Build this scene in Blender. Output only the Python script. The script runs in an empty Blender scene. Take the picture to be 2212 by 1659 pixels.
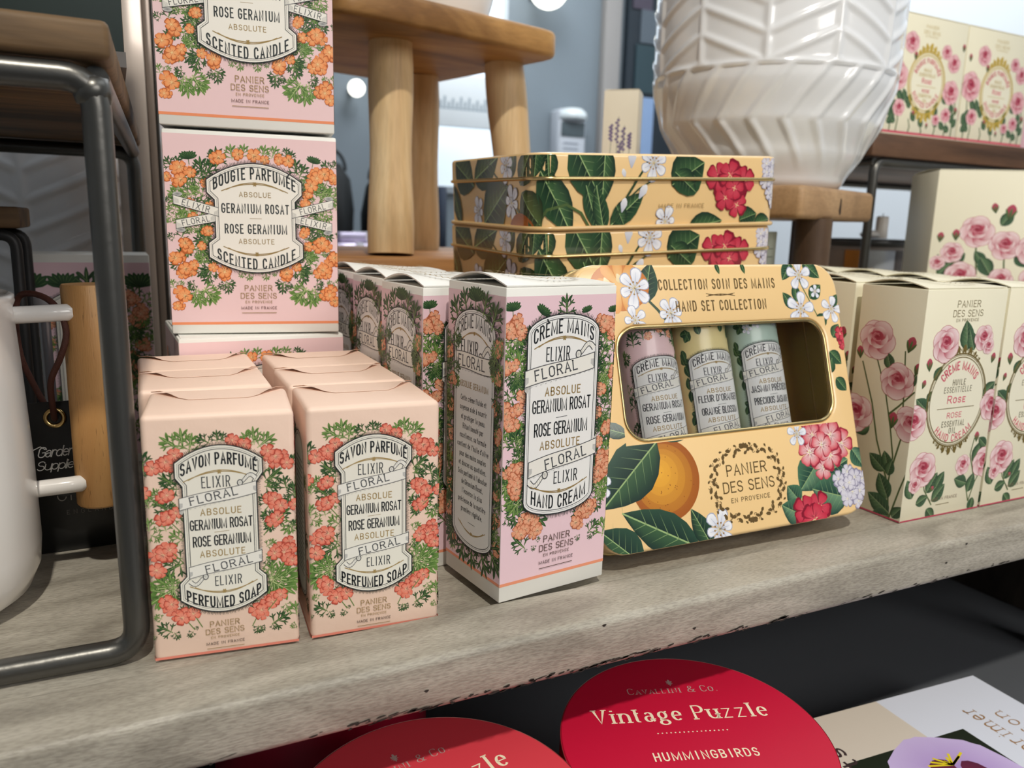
import bpy, bmesh, math, random, re
import numpy as np
from mathutils import Vector, Matrix
S = bpy.context.scene
COL = S.collection
PI = math.pi

# ---------------------------------------------------------------- camera
cd = bpy.data.cameras.new('camera')
cam = bpy.data.objects.new('camera', cd)
COL.objects.link(cam)
S.camera = cam
cR, cU, cF = Vector((.8983, -.4385, .0262)), Vector((.0618, .1853, .9807)), Vector((.4350, .8794, -.1936))
cam.matrix_world = Matrix(((cR.x, cU.x, -cF.x, -.0459), (cR.y, cU.y, -cF.y, -.29219), (cR.z, cU.z, -cF.z, .16401), (0, 0, 0, 1)))
cd.sensor_width = 36.0
cd.lens = 36.0 * 1731.7 / 2212
cd.clip_start = .005
cd.clip_end = 50
cd.dof.use_dof = True
cd.dof.focus_distance = .355
cd.dof.aperture_fstop = 13.0

# ---------------------------------------------------------------- world, lights, exposure
W = bpy.data.worlds.new('world')
S.world = W
W.use_nodes = True
W.node_tree.nodes['Background'].inputs[0].default_value = (.80, .90, 1.0, 1)
W.node_tree.nodes['Background'].inputs[1].default_value = .15
S.view_settings.view_transform = 'Standard'
S.view_settings.look = 'None'
S.view_settings.exposure = -0.36
S.view_settings.gamma = 1.0
S.view_settings.use_curve_mapping = False


def light(name, kind, loc, target, power, color, **kw):
    d = bpy.data.lights.new(name, kind)
    d.energy = power
    d.color = color
    for k, v in kw.items():
        setattr(d, k, v)
    o = bpy.data.objects.new(name, d)
    COL.objects.link(o)
    o.location = loc
    v = Vector(target) - Vector(loc)
    o.rotation_euler = v.to_track_quat('-Z', 'Y').to_euler()
    return o


light('track_spot', 'SPOT', (-.13, -1.02, 1.72), (.14, .10, .06), 128, (1.0, .94, .83), spot_size=1.0, spot_blend=.5, shadow_soft_size=.035)
light('front_fill', 'AREA', (.75, -1.75, .95), (.2, .1, .08), 20, (1.0, .965, .92), shape='RECTANGLE', size=1.1, size_y=.7)  # soft fill added to brighten the front faces, not a fixture of the shop
light('ceiling_panel_light', 'AREA', (1.3, -.2, 1.9), (.6, .3, 0), 14, (.90, .96, 1.0), shape='RECTANGLE', size=1.6, size_y=1.2)
light('wall_fill', 'AREA', (.95, 1.5, 1.9), (2.55, 1.55, .35), 30, (.94, .97, 1.0), shape='RECTANGLE', size=1.0, size_y=.4)  # area light added only to lift the brightness of the right wall
light('ceiling_panel_light_rear', 'AREA', (1.5, 2.0, 1.9), (1.8, 2.4, .4), 38, (.93, .965, 1.0), shape='RECTANGLE', size=1.4, size_y=1.2)


# ---------------------------------------------------------------- helpers
def lin(h):
    if isinstance(h, str):
        h = h.lstrip('#')
        c = [int(h[i:i + 2], 16) / 255 for i in (0, 2, 4)]
    else:
        c = list(h)
    return tuple(x / 12.92 if x <= .04045 else ((x + .055) / 1.055) ** 2.4 for x in c)


def mix(a, b, t):
    return tuple(x + (y - x) * t for x, y in zip(a, b))


MATS = {}


def mat(name, color=(.8, .8, .8), rough=.5, metal=0., spec=.5, coat=0., emit=None, estr=1., bump=None, trans=0., alpha=1.):
    if name in MATS:
        return MATS[name]
    m = bpy.data.materials.new(name)
    m.use_nodes = True
    b = m.node_tree.nodes['Principled BSDF']
    if isinstance(color, str):
        color = lin(color)
    b.inputs['Base Color'].default_value = (*color, 1)
    b.inputs['Roughness'].default_value = rough
    b.inputs['Metallic'].default_value = metal
    b.inputs['Specular IOR Level'].default_value = spec
    b.inputs['Coat Weight'].default_value = coat
    b.inputs['Coat Roughness'].default_value = .08
    b.inputs['Transmission Weight'].default_value = trans
    b.inputs['Alpha'].default_value = alpha
    if emit:
        b.inputs['Emission Color'].default_value = (*emit, 1)
        b.inputs['Emission Strength'].default_value = estr
    if bump:
        sc, st, dist = bump
        n = m.node_tree.nodes
        tx = n.new('ShaderNodeTexNoise')
        tx.inputs['Scale'].default_value = sc
        tx.inputs['Detail'].default_value = 4
        tc = n.new('ShaderNodeTexCoord')
        bp = n.new('ShaderNodeBump')
        bp.inputs['Strength'].default_value = st
        bp.inputs['Distance'].default_value = dist
        L = m.node_tree.links
        L.new(tc.outputs['Object'], tx.inputs['Vector'])
        L.new(tx.outputs['Fac'], bp.inputs['Height'])
        L.new(bp.outputs['Normal'], b.inputs['Normal'])
    MATS[name] = m
    return m


def mat_wood(name, c1, c2, c3, scale=(3, 40, 40), rough=.5, fine=900, blotch=.5, axis='x', spec=.4, bumpd=.0003, long=.06, cut=(.32, .6), pore=.62):
    """grain stretched along local x: three colours, blotches and fine pores"""
    if name in MATS:
        return MATS[name]
    m = bpy.data.materials.new(name)
    m.use_nodes = True
    n, L = m.node_tree.nodes, m.node_tree.links
    b = n['Principled BSDF']
    tc = n.new('ShaderNodeTexCoord')
    mp = n.new('ShaderNodeMapping')
    mp.inputs['Scale'].default_value = scale
    L.new(tc.outputs['Object'], mp.inputs['Vector'])
    n1 = n.new('ShaderNodeTexNoise')
    n1.inputs['Scale'].default_value = 1.0
    n1.inputs['Detail'].default_value = 6
    n1.inputs['Distortion'].default_value = 1.2
    L.new(mp.outputs['Vector'], n1.inputs['Vector'])
    r1 = n.new('ShaderNodeValToRGB')
    e = r1.color_ramp.elements
    e[0].position, e[1].position = .34, .68
    e[0].color, e[1].color = (*lin(c1), 1), (*lin(c3), 1)
    e2 = r1.color_ramp.elements.new(.5)
    e2.color = (*lin(c2), 1)
    L.new(n1.outputs['Fac'], r1.inputs['Fac'])
    mp2 = n.new('ShaderNodeMapping')
    mp2.inputs['Scale'].default_value = (fine * long, fine, fine) if axis == 'x' else (fine, fine, fine * long)
    L.new(tc.outputs['Object'], mp2.inputs['Vector'])
    n2 = n.new('ShaderNodeTexNoise')
    n2.inputs['Scale'].default_value = 1.0
    n2.inputs['Detail'].default_value = 3
    L.new(mp2.outputs['Vector'], n2.inputs['Vector'])
    r2 = n.new('ShaderNodeValToRGB')
    r2.color_ramp.elements[0].position, r2.color_ramp.elements[1].position = cut
    r2.color_ramp.elements[0].color, r2.color_ramp.elements[1].color = (pore, pore * .97, pore * .96, 1), (1, 1, 1, 1)
    L.new(n2.outputs['Fac'], r2.inputs['Fac'])
    mx = n.new('ShaderNodeMix')
    mx.data_type = 'RGBA'
    mx.blend_type = 'MULTIPLY'
    mx.inputs[0].default_value = blotch
    L.new(r1.outputs['Color'], mx.inputs[6])
    L.new(r2.outputs['Color'], mx.inputs[7])
    L.new(mx.outputs[2], b.inputs['Base Color'])
    b.inputs['Roughness'].default_value = rough
    b.inputs['Specular IOR Level'].default_value = spec
    bp = n.new('ShaderNodeBump')
    bp.inputs['Strength'].default_value = .5
    bp.inputs['Distance'].default_value = bumpd
    L.new(n2.outputs['Fac'], bp.inputs['Height'])
    L.new(bp.outputs['Normal'], b.inputs['Normal'])
    MATS[name] = m
    return m


def mat_print(name, rough=.5, coat=0., spec=.4):
    """printed surface: ink colour from the mesh's colour attribute, its alpha is gold foil"""
    if name in MATS:
        return MATS[name]
    m = bpy.data.materials.new(name)
    m.use_nodes = True
    n, L = m.node_tree.nodes, m.node_tree.links
    b = n['Principled BSDF']
    vc = n.new('ShaderNodeVertexColor')
    vc.layer_name = 'Ink'
    L.new(vc.outputs['Color'], b.inputs['Base Color'])
    inv = n.new('ShaderNodeMath')
    inv.operation = 'SUBTRACT'
    inv.inputs[0].default_value = 1.0
    L.new(vc.outputs['Alpha'], inv.inputs[1])
    L.new(inv.outputs[0], b.inputs['Metallic'])
    b.inputs['Roughness'].default_value = rough
    b.inputs['Coat Weight'].default_value = coat
    b.inputs['Coat Roughness'].default_value = .06
    b.inputs['Specular IOR Level'].default_value = spec
    MATS[name] = m
    return m


def link(name, verts, faces, m, parent=None, smooth=False, colors=None, midx=None):
    me = bpy.data.meshes.new(name)
    me.from_pydata([tuple(v) for v in verts], [], faces)
    for mm in (m if isinstance(m, (list, tuple)) else [m]):
        me.materials.append(mm)
    if colors is not None:
        a = me.color_attributes.new('Ink', 'FLOAT_COLOR', 'POINT')
        a.data.foreach_set('color', np.array(colors, dtype=np.float32).ravel())
    if midx is not None:
        me.polygons.foreach_set('material_index', np.array(midx, dtype=np.int32))
    if smooth:
        me.polygons.foreach_set('use_smooth', np.ones(len(me.polygons), dtype=bool))
    me.update()
    o = bpy.data.objects.new(name, me)
    COL.objects.link(o)
    if parent:
        o.parent = parent
    return o


def from_bm(name, bm, m, parent=None, smooth=False, auto=None):
    me = bpy.data.meshes.new(name)
    bmesh.ops.recalc_face_normals(bm, faces=bm.faces)
    bm.to_mesh(me)
    bm.free()
    for mm in (m if isinstance(m, (list, tuple)) else [m]):
        me.materials.append(mm)
    if smooth:
        me.polygons.foreach_set('use_smooth', np.ones(len(me.polygons), dtype=bool))
    if auto:
        me.set_sharp_from_angle(angle=auto)
    o = bpy.data.objects.new(name, me)
    COL.objects.link(o)
    if parent:
        o.parent = parent
    return o


def bm_box(bm, lo, hi, bev=0., seg=2, M=None):
    r = bmesh.ops.create_cube(bm, size=1)
    vs = r['verts']
    for v in vs:
        v.co = Vector([lo[i] + (v.co[i] + .5) * (hi[i] - lo[i]) for i in range(3)])
    if bev:
        es = list({e for v in vs for e in v.link_edges})
        rr = bmesh.ops.bevel(bm, geom=es, offset=bev, segments=seg, affect='EDGES', profile=.5)
        vs = list({v for f in rr['faces'] for v in f.verts} | {v for v in vs if v.is_valid})
    if M is not None:
        bmesh.ops.transform(bm, matrix=M, verts=[v for v in vs if v.is_valid])
    return vs


def box(name, lo, hi, m, parent=None, bev=0., seg=2, smooth=True):
    bm = bmesh.new()
    bm_box(bm, lo, hi, bev, seg)
    return from_bm(name, bm, m, parent, smooth=smooth and bev > 0, auto=.6 if bev else None)


def tube_geo(path, r, n=16, caps=True):
    pts = [Vector(p) for p in path]
    rs = r if isinstance(r, (list, tuple)) else [r] * len(pts)
    vs, fs = [], []
    up = None
    for i, p in enumerate(pts):
        a = pts[max(i - 1, 0)]
        b = pts[min(i + 1, len(pts) - 1)]
        t = (b - a).normalized()
        if up is None:
            up = t.orthogonal().normalized()
        up = (up - t * up.dot(t)).normalized()
        q = t.cross(up)
        for k in range(n):
            th = 2 * PI * k / n
            vs.append(p + (up * math.cos(th) + q * math.sin(th)) * rs[i])
    for i in range(len(pts) - 1):
        for k in range(n):
            k2 = (k + 1) % n
            fs.append((i * n + k, i * n + k2, (i + 1) * n + k2, (i + 1) * n + k))
    if caps:
        fs.append(tuple(reversed(range(n))))
        fs.append(tuple((len(pts) - 1) * n + k for k in range(n)))
    return vs, fs


def tube(name, path, r, m, parent=None, n=16):
    vs, fs = tube_geo(path, r, n)
    o = link(name, vs, fs, m, parent, smooth=True)
    o.data.set_sharp_from_angle(angle=.9)
    return o


def rounded_path(pts, rad, seg=6):
    out = [Vector(pts[0])]
    for i in range(1, len(pts) - 1):
        p = Vector(pts[i])
        a = (Vector(pts[i - 1]) - p).normalized()
        b = (Vector(pts[i + 1]) - p).normalized()
        s, e = p + a * rad, p + b * rad
        for k in range(seg + 1):
            t = k / seg
            out.append((s * (1 - t) + p * t) * (1 - t) + (p * (1 - t) + e * t) * t)
    out.append(Vector(pts[-1]))
    return out


def lathe(name, prof, m, parent=None, n=64, disp=None, smooth=True, closed_bottom=True):
    vs, fs = [], []
    for j, (r, z) in enumerate(prof):
        for k in range(n):
            th = 2 * PI * k / n
            rr = r + (disp(th, z, j) if disp else 0)
            vs.append((rr * math.cos(th), rr * math.sin(th), z))
    for j in range(len(prof) - 1):
        for k in range(n):
            k2 = (k + 1) % n
            fs.append((j * n + k, j * n + k2, (j + 1) * n + k2, (j + 1) * n + k))
    if closed_bottom:
        fs.append(tuple(reversed(range(n))))
    o = link(name, vs, fs, m, parent, smooth=smooth)
    return o


def thing(name, label, cat, loc=(0, 0, 0), rz=0., group=None, M=None):
    o = bpy.data.objects.new(name, None)
    o.empty_display_size = .02
    COL.objects.link(o)
    if M is not None:
        o.matrix_world = M
    else:
        o.location = loc
        o.rotation_euler = (0, 0, rz)
    o['label'], o['category'] = label, cat
    if group:
        o['group'] = group
    return o


def tag(o, label, cat, group=None):
    o['label'], o['category'] = label, cat
    if group:
        o['group'] = group
    return o


def struct(o):
    o['kind'] = 'structure'
    return o


def dup(root, loc, rz, label, group=None, M=None):
    r = root.copy()
    COL.objects.link(r)
    r.location = loc
    r.rotation_euler = (0, 0, rz)
    if M is not None:
        r.matrix_world = M
    r['label'] = label
    if group:
        r['group'] = group
    for ch in list(root.children):
        c = ch.copy()
        COL.objects.link(c)
        c.parent = r
        for g in ch.children:
            d = g.copy()
            COL.objects.link(d)
            d.parent = c
    return r


# ---------------------------------------------------------------- lettering (stroke glyphs in a unit box)
_O = '(.5,.72,.5,.28,0,180) (.5,.28,.5,.28,180,360) 1,.72'
GLYPH = {
    'A': (1.05, '0,0 .5,1 1,0', '.2,.33 .8,.33'), 'B': (.95, '0,0 0,1 .5,1 (.5,.76,.42,.24,90,-90) 0,.52', '.5,.52 (.52,.26,.48,.26,90,-90) 0,0'),
    'C': (.95, '(.5,.72,.5,.28,12,180) (.5,.28,.5,.28,180,348)'), 'D': (1., '0,0 0,1 .45,1 (.45,.66,.55,.34,90,0) (.45,.34,.55,.34,0,-90) 0,0'),
    'E': (.82, '1,1 0,1 0,0 1,0', '0,.52 .8,.52'), 'F': (.8, '1,1 0,1 0,0', '0,.52 .8,.52'),
    'G': (1., '(.5,.72,.5,.28,12,180) (.5,.28,.5,.28,180,360) 1,.46 .55,.46'), 'H': (1., '0,0 0,1', '1,0 1,1', '0,.52 1,.52'),
    'I': (.02, '.5,0 .5,1'), 'J': (.75, '1,1 1,.28 (.5,.28,.5,.28,0,-160)'), 'K': (1., '0,0 0,1', '1,1 0,.4', '.32,.58 1,0'),
    'L': (.8, '0,1 0,0 1,0'), 'M': (1.5, '0,0 0,1 .5,.1 1,1 1,0'), 'N': (1.05, '0,0 0,1 1,0 1,1'), 'O': (1., _O), 'Q': (1., _O, '.6,.22 1,-.06'),
    'P': (.92, '0,0 0,1 .5,1 (.5,.74,.5,.26,90,-90) 0,.48'), 'R': (.97, '0,0 0,1 .5,1 (.5,.74,.48,.26,90,-90) 0,.48', '.5,.48 1,0'),
    'S': (.92, '(.5,.755,.47,.245,18,270) (.5,.255,.5,.255,90,-162)'), 'T': (.95, '0,1 1,1', '.5,1 .5,0'), 'U': (1., '0,1 0,.28 (.5,.28,.5,.28,180,360) 1,1'),
    'V': (1.02, '0,1 .5,0 1,1'), 'W': (1.45, '0,1 .25,0 .5,.85 .75,0 1,1'), 'X': (1.02, '0,0 1,1', '0,1 1,0'), 'Y': (1., '0,1 .5,.48 1,1', '.5,.48 .5,0'), 'Z': (.9, '0,1 1,1 0,0 1,0'),
    'a': (.8, '.05,.56 (.45,.44,.42,.22,140,0) .87,.1 1.05,0', '.87,.38 (.42,.2,.42,.2,80,300) .87,.16'), 'b': (.85, '0,1 0,0', '(.5,.33,.5,.33,180,-180)'),
    'c': (.75, '(.5,.33,.5,.33,45,315)'), 'd': (.85, '1,1 1,0', '(.5,.33,.5,.33,0,360)'), 'e': (.8, '.02,.36 .98,.36 (.5,.33,.5,.33,5,315)'),
    'f': (.5, '(.8,.8,.45,.2,40,180) .35,0', '0,.64 .8,.64'), 'g': (.85, '(.45,.42,.42,.24,0,360)', '.7,.62 1.05,.68', '.2,.2 .1,.08 .8,.04 (.5,-.12,.5,.16,60,-300)'),
    'h': (.85, '0,1 0,0', '0,.4 (.5,.4,.5,.26,180,0) 1,0'), 'i': (.04, '.5,.66 .5,0', '.5,.86 .5,.94'), 'j': (.3, '1,.66 1,-.1 (.5,-.1,.5,.18,0,-120)', '1,.86 1,.94'),
    'k': (.8, '0,1 0,0', '.9,.66 0,.24', '.35,.4 1,0'), 'l': (.04, '.5,1 .5,0'), 'm': (1.4, '0,.66 0,0', '0,.42 (.25,.42,.25,.24,180,0) .5,0', '.5,.42 (.75,.42,.25,.24,180,0) 1,0'),
    'n': (.85, '0,.66 0,0', '0,.4 (.5,.4,.5,.26,180,0) 1,0'), 'o': (.85, '(.5,.33,.5,.33,0,360)'), 'p': (.85, '0,.66 0,-.28', '(.5,.33,.5,.33,180,-180)'),
    'q': (.85, '1,.66 1,-.28', '(.5,.33,.5,.33,0,360)'), 'r': (.55, '0,.66 0,0', '0,.38 (.6,.38,.6,.28,180,50)'), 's': (.7, '(.5,.49,.45,.17,25,270) (.5,.16,.48,.16,90,-155)'),
    't': (.5, '.35,.9 .35,.16 (.75,.16,.4,.16,180,300)', '0,.64 .95,.64'), 'u': (.85, '0,.66 0,.26 (.5,.26,.5,.26,180,360) 1,.66', '1,.3 1,0'), 'v': (.85, '0,.66 .5,0 1,.66'),
    'w': (1.2, '0,.66 .25,0 .5,.6 .75,0 1,.66'), 'x': (.85, '0,.66 1,0', '1,.66 0,0'), 'y': (.85, '0,.66 .5,0', '1,.66 .3,-.28'), 'z': (.8, '0,.66 1,.66 0,0 1,0'),
    '&': (1.1, '1,0 .2,.72 (.45,.8,.25,.2,190,-20) .1,.4 (.42,.22,.42,.22,150,340) 1,.42'), '.': (.04, '.5,0 .5,.07'), ',': (.04, '.5,.06 .3,-.1'), "'": (.04, '.5,1 .5,.78'), '-': (.4, '0,.4 1,.4')}
ACC = {'É': ('E', '.35,1.1 .7,1.28'), 'È': ('E', '.65,1.1 .3,1.28'), 'é': ('e', '.4,.78 .7,.95'), 'è': ('e', '.6,.78 .3,.95'), 'à': ('a', '.6,.78 .3,.95')}


def strokes(ch):
    if ch in ACC:
        b, s = ACC[ch]
        g = GLYPH[b]
        return g[0], list(g[1:]) + [s]
    g = GLYPH[ch]
    return g[0], list(g[1:])


def parse(s):
    pts = []
    for t in re.findall(r'\([^)]*\)|[^ ]+', s):
        if t[0] == '(':
            cx, cy, rx, ry, a0, a1 = map(float, t[1:-1].split(','))
            k = max(3, int(abs(a1 - a0) / 18))
            for i in range(k + 1):
                a = math.radians(a0 + (a1 - a0) * i / k)
                pts.append((cx + rx * math.cos(a), cy + ry * math.sin(a)))
        else:
            pts.append(tuple(map(float, t.split(','))))
    out = [pts[0]]
    for p in pts[1:]:
        if abs(p[0] - out[-1][0]) + abs(p[1] - out[-1][1]) > 1e-4:
            out.append(p)
    return out


# ---------------------------------------------------------------- printed artwork: flat coloured shapes in millimetres
GOLD = (.36, .245, .09, .75)      # alpha below 1 is foil
GOLD_L = (.44, .31, .12, .8)
INK = (*lin('#22262a'), 1)
PAPER = (*lin('#f1eee2'), 1)
PAPERW = (*lin('#f3f3f1'), 1)


def C4(c):
    c = lin(c) if isinstance(c, str) else c
    return tuple(c) if len(c) == 4 else (*c, 1)


def region(poly):
    xs, ys = [p[0] for p in poly], [p[1] for p in poly]
    return (min(xs), min(ys), max(xs), max(ys), poly)


def rregion(x0, y0, x1, y1):
    return region([(x0, y0), (x1, y0), (x1, y1), (x0, y1)])


def cut_convex(pts, poly):
    """keeps the part of a polygon inside a convex counter-clockwise outline"""
    n = len(poly)
    for i in range(n):
        (ax, ay), (bx, by) = poly[i], poly[(i + 1) % n]
        ex, ey = bx - ax, by - ay
        d = [ex * (p[1] - ay) - ey * (p[0] - ax) for p in pts]
        if min(d) >= -1e-9:
            continue
        out = []
        m = len(pts)
        for j in range(m):
            p, q, dp, dq = pts[j], pts[(j + 1) % m], d[j], d[(j + 1) % m]
            if dp >= 0:
                out.append(p)
            if (dp > 0 and dq < 0) or (dp < 0 and dq > 0):
                t = dp / (dp - dq)
                out.append(tuple(a + (b - a) * t for a, b in zip(p, q)))
        pts = out
        if len(pts) < 3:
            return []
    return pts


class Art:
    DH = .006
    leafk = 1.3

    def __init__(s, seed=1, clip=None):
        s.P, s.Cc, s.F, s.Lh = [], [], [], []
        s.bb, s.top = [], 0
        s.r = random.Random(seed)
        s.clip = clip
        s.cur = None

    def begin(s):
        s.cur = ([], [], [], [])      # points, colours, faces, suboffset
        s.sub = 0

    def end(s, layer=None):
        P, Cc, F, Sb = s.cur
        s.cur = None
        if not P:
            return
        a = np.array(P)
        x0, y0 = a.min(0)
        x1, y1 = a.max(0)
        if layer is None:
            layer = 1 + max([l for (u0, v0, u1, v1, l) in s.bb if u0 < x1 and u1 > x0 and v0 < y1 and v1 > y0], default=0)
        s.bb.append((x0, y0, x1, y1, layer))
        s.top = max(s.top, layer)
        k = len(s.P)
        H = [layer * s.DH + q * .0003 for q in Sb]
        if not s.clip:
            s.P += P
            s.Cc += Cc
            s.Lh += H
            s.F += [tuple(i + k for i in f) for f in F]
            return
        for f in F:
            base = [(P[i][0], P[i][1], *(Cc[i] if len(Cc[i]) == 4 else (*Cc[i], 1)), H[i]) for i in f]
            fx0, fx1 = min(p[0] for p in base), max(p[0] for p in base)
            fy0, fy1 = min(p[1] for p in base), max(p[1] for p in base)
            for reg in s.clip:
                if fx1 < reg[0] or fx0 > reg[2] or fy1 < reg[1] or fy0 > reg[3]:
                    continue
                q = cut_convex(base, reg[4])
                if len(q) < 3:
                    continue
                k = len(s.P)
                for p in q:
                    s.P.append((p[0], p[1]))
                    s.Cc.append(p[2:6])
                    s.Lh.append(p[6])
                s.F.append(tuple(range(k, k + len(q))))

    def _own(s):
        own = s.cur is None
        if own:
            s.begin()
        return own

    def poly(s, pts, col, cols=None):
        own = s._own()
        P, Cc, F, Sb = s.cur
        k = len(P)
        P += list(pts)
        Cc += list(cols) if cols else [col] * len(pts)
        F.append(tuple(range(k, k + len(pts))))
        s.sub += 1
        Sb += [min(s.sub, 17)] * len(pts)
        if own:
            s.end()

    def fan(s, c, pts, ci, co):
        own = s._own()
        P, Cc, F, Sb = s.cur
        k = len(P)
        P += [c] + list(pts)
        Cc += [ci] + ([co] * len(pts) if not isinstance(co, list) else co)
        n = len(pts)
        F += [(k, k + 1 + i, k + 1 + (i + 1) % n) for i in range(n)]
        s.sub += 1
        Sb += [min(s.sub, 17)] * (n + 1)
        if own:
            s.end()

    def line(s, pts, w, col, closed=False, contrast=None, cap=True):
        """ribbon along pts; w a width or a list; contrast=(thin, thick) pen by direction"""
        own = s._own()
        n = len(pts)
        if n < 2:
            return
        P, Cc, F, Sb = s.cur
        k = len(P)
        s.sub += 1
        for i in range(n):
            p = pts[i]
            a = pts[(i - 1) % n] if (closed or i > 0) else p
            b = pts[(i + 1) % n] if (closed or i < n - 1) else p
            d1 = (p[0] - a[0], p[1] - a[1])
            d2 = (b[0] - p[0], b[1] - p[1])
            l1, l2 = math.hypot(*d1), math.hypot(*d2)
            if l1 < 1e-9:
                d1, l1 = d2, l2
            if l2 < 1e-9:
                d2, l2 = d1, l1
            d1 = (d1[0] / l1, d1[1] / l1)
            d2 = (d2[0] / l2, d2[1] / l2)
            t = (d1[0] + d2[0], d1[1] + d2[1])
            lt = math.hypot(*t)
            t = d1 if lt < 1e-6 else (t[0] / lt, t[1] / lt)
            nx, ny = -t[1], t[0]
            cs = max(.5, nx * -d1[1] + ny * d1[0])
            ww = w[i] if isinstance(w, (list, tuple)) else w
            if contrast:
                ww = contrast[0] + (contrast[1] - contrast[0]) * abs(t[1]) ** 1.5
                cs = 1
            h = ww / 2 / cs
            e = (0, 0)
            P += [(p[0] + nx * h + e[0], p[1] + ny * h + e[1]), (p[0] - nx * h + e[0], p[1] - ny * h + e[1])]
            Cc += [col, col]
            Sb += [min(s.sub, 17)] * 2
        m = n if closed else n - 1
        for i in range(m):
            j = (i + 1) % n
            F.append((k + 2 * i, k + 2 * i + 1, k + 2 * j + 1, k + 2 * j))
        if own:
            s.end()

    def text(s, t, cx, cy, h, w=None, bold=.14, col=INK, gw=.5, gap=.2, serif=0., contrast=0., warp=None, rot=0., align='c', sc=False):
        """t centred on (cx, cy); h the cap height, w the set width; warp(u, v) bends it"""
        x = 0
        lay = []
        for ch in t:
            if ch == ' ':
                x += .38 * gw * 1.3 + gap
                continue
            hh = 1.
            c2 = ch
            if sc and ch.islower():
                c2, hh = ch.upper(), .72
            g, ss = strokes(c2)
            if g < .1:
                x += gap * .45
            lay.append((x, g * gw * hh, ss, hh))
            x += g * gw * hh + gap * (1 if g > .1 else 1.45) + bold
        tot = max(x - gap - bold, .01) * h
        sx = (w / tot) if w else 1.
        if align == 'l':
            tot0 = 0
        else:
            tot0 = -tot * sx / 2
        ca, sa = math.cos(rot), math.sin(rot)
        own = s._own()
        for x0, gwid, ss, hh in lay:
            for st in ss:
                pts = []
                raw = parse(st)
                if len(raw) == 2 and warp:
                    (ax, ay), (bx, by) = raw
                    raw = [(ax + (bx - ax) * i / 4, ay + (by - ay) * i / 4) for i in range(5)]
                for gx, gy in raw:
                    u = tot0 + (x0 + gx * gwid) * h * sx
                    v = (gy * hh - .5) * (h - bold * h)
                    pts.append((u, v))
                def put(p):
                    u, v = p
                    u, v = u * ca - v * sa + cx, u * sa + v * ca + cy
                    return warp(u, v) if warp else (u, v)
                segs = [(pts, False)]
                if serif:
                    for a, b in ((pts[0], pts[1]), (pts[-1], pts[-2])):
                        if abs(a[1] - b[1]) > .4 * abs(a[0] - b[0]) and math.hypot(a[0] - b[0], a[1] - b[1]) > .12 * h:
                            segs.append(([(a[0] - serif * h, a[1]), (a[0] + serif * h, a[1])], True))
                for q, isf in segs:
                    q2 = [put(p) for p in q]
                    if contrast:
                        s.line(q2, 0, col, contrast=(bold * h * (.42 if not isf else .45), bold * h * (1. if not isf else .45)))
                    else:
                        ww = bold * h * (.8 if isf else 1)
                        if len(q2) > 1 and not isf:      # square the ends off
                            for e, f in ((0, 1), (-1, -2)):
                                d = (q2[e][0] - q2[f][0], q2[e][1] - q2[f][1])
                                l = math.hypot(*d) or 1
                                q2[e] = (q2[e][0] + d[0] / l * ww * .5, q2[e][1] + d[1] / l * ww * .5)
                        s.line(q2, ww, col)
        if own:
            s.end()

    # ---- botanical pieces
    def blade(s, x0, y0, x1, y1, w, ca, cb):
        dx, dy = x1 - x0, y1 - y0
        pts, cs = [], []
        for t, k in ((0, .12), (.25, .55), (.55, 1), (.8, .8), (.95, .35)):
            pts.append((x0 + dx * t - dy * k * w, y0 + dy * t + dx * k * w))
            cs.append(mix(ca, cb, t))
        pts.append((x1, y1))
        cs.append(cb)
        for t, k in ((.95, .35), (.8, .8), (.55, 1), (.25, .55), (0, .12)):
            pts.append((x0 + dx * t + dy * k * w, y0 + dy * t - dx * k * w))
            cs.append(mix(ca, cb, t))
        s.poly(pts, None, cs)

    def gleaf(s, x0, y0, x1, y1, kind=0):
        """lobed geranium leaf: 0 dark, 1 light, 2 fan seen edge-on"""
        r = s.r
        if kind == 1:
            ca, cb, cv = C4('#355c27'), C4('#719548'), C4('#b9c78a')
        else:
            ca, cb, cv = C4('#1c3a20'), C4('#33592f'), C4('#7f9a5c')
        gk = s.leafk
        if kind != 2:
            x1, y1 = x0 + (x1 - x0) * gk, y0 + (y1 - y0) * gk
        dx, dy = x1 - x0, y1 - y0
        L = math.hypot(dx, dy)
        a0 = math.atan2(dy, dx)
        s.begin()
        if kind == 2:
            s.line([(x0, y0), (x0 + dx * .45, y0 + dy * .45)], L * .06, C4('#4d6b33'))
            bx, by = x0 + dx * .4, y0 + dy * .4
            for k in range(-4, 5):
                a = a0 + k * .29
                l = L * (.62 + .06 * abs(k) - (.12 if abs(k) == 4 else 0))
                s.blade(bx, by, bx + math.cos(a) * l, by + math.sin(a) * l, .16, ca, cb)
                s.line([(bx, by), (bx + math.cos(a) * l * .8, by + math.sin(a) * l * .8)], L * .012, cv)
            s.end()
            return
        veins = []

        def lobe(px, py, a, l, w, sub):
            ex, ey = px + math.cos(a) * l, py + math.sin(a) * l
            s.blade(px, py, ex, ey, w, ca, cb)
            veins.append(((px, py), (px + math.cos(a) * l * .85, py + math.sin(a) * l * .85), l))
            if sub:
                for t, sg in ((.5, 1), (.56, -1)):
                    qx, qy = px + math.cos(a) * l * t, py + math.sin(a) * l * t
                    bb = a + sg * .75
                    ll = l * .44
                    s.blade(qx, qy, qx + math.cos(bb) * ll, qy + math.sin(bb) * ll, .14, ca, cb)
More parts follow.
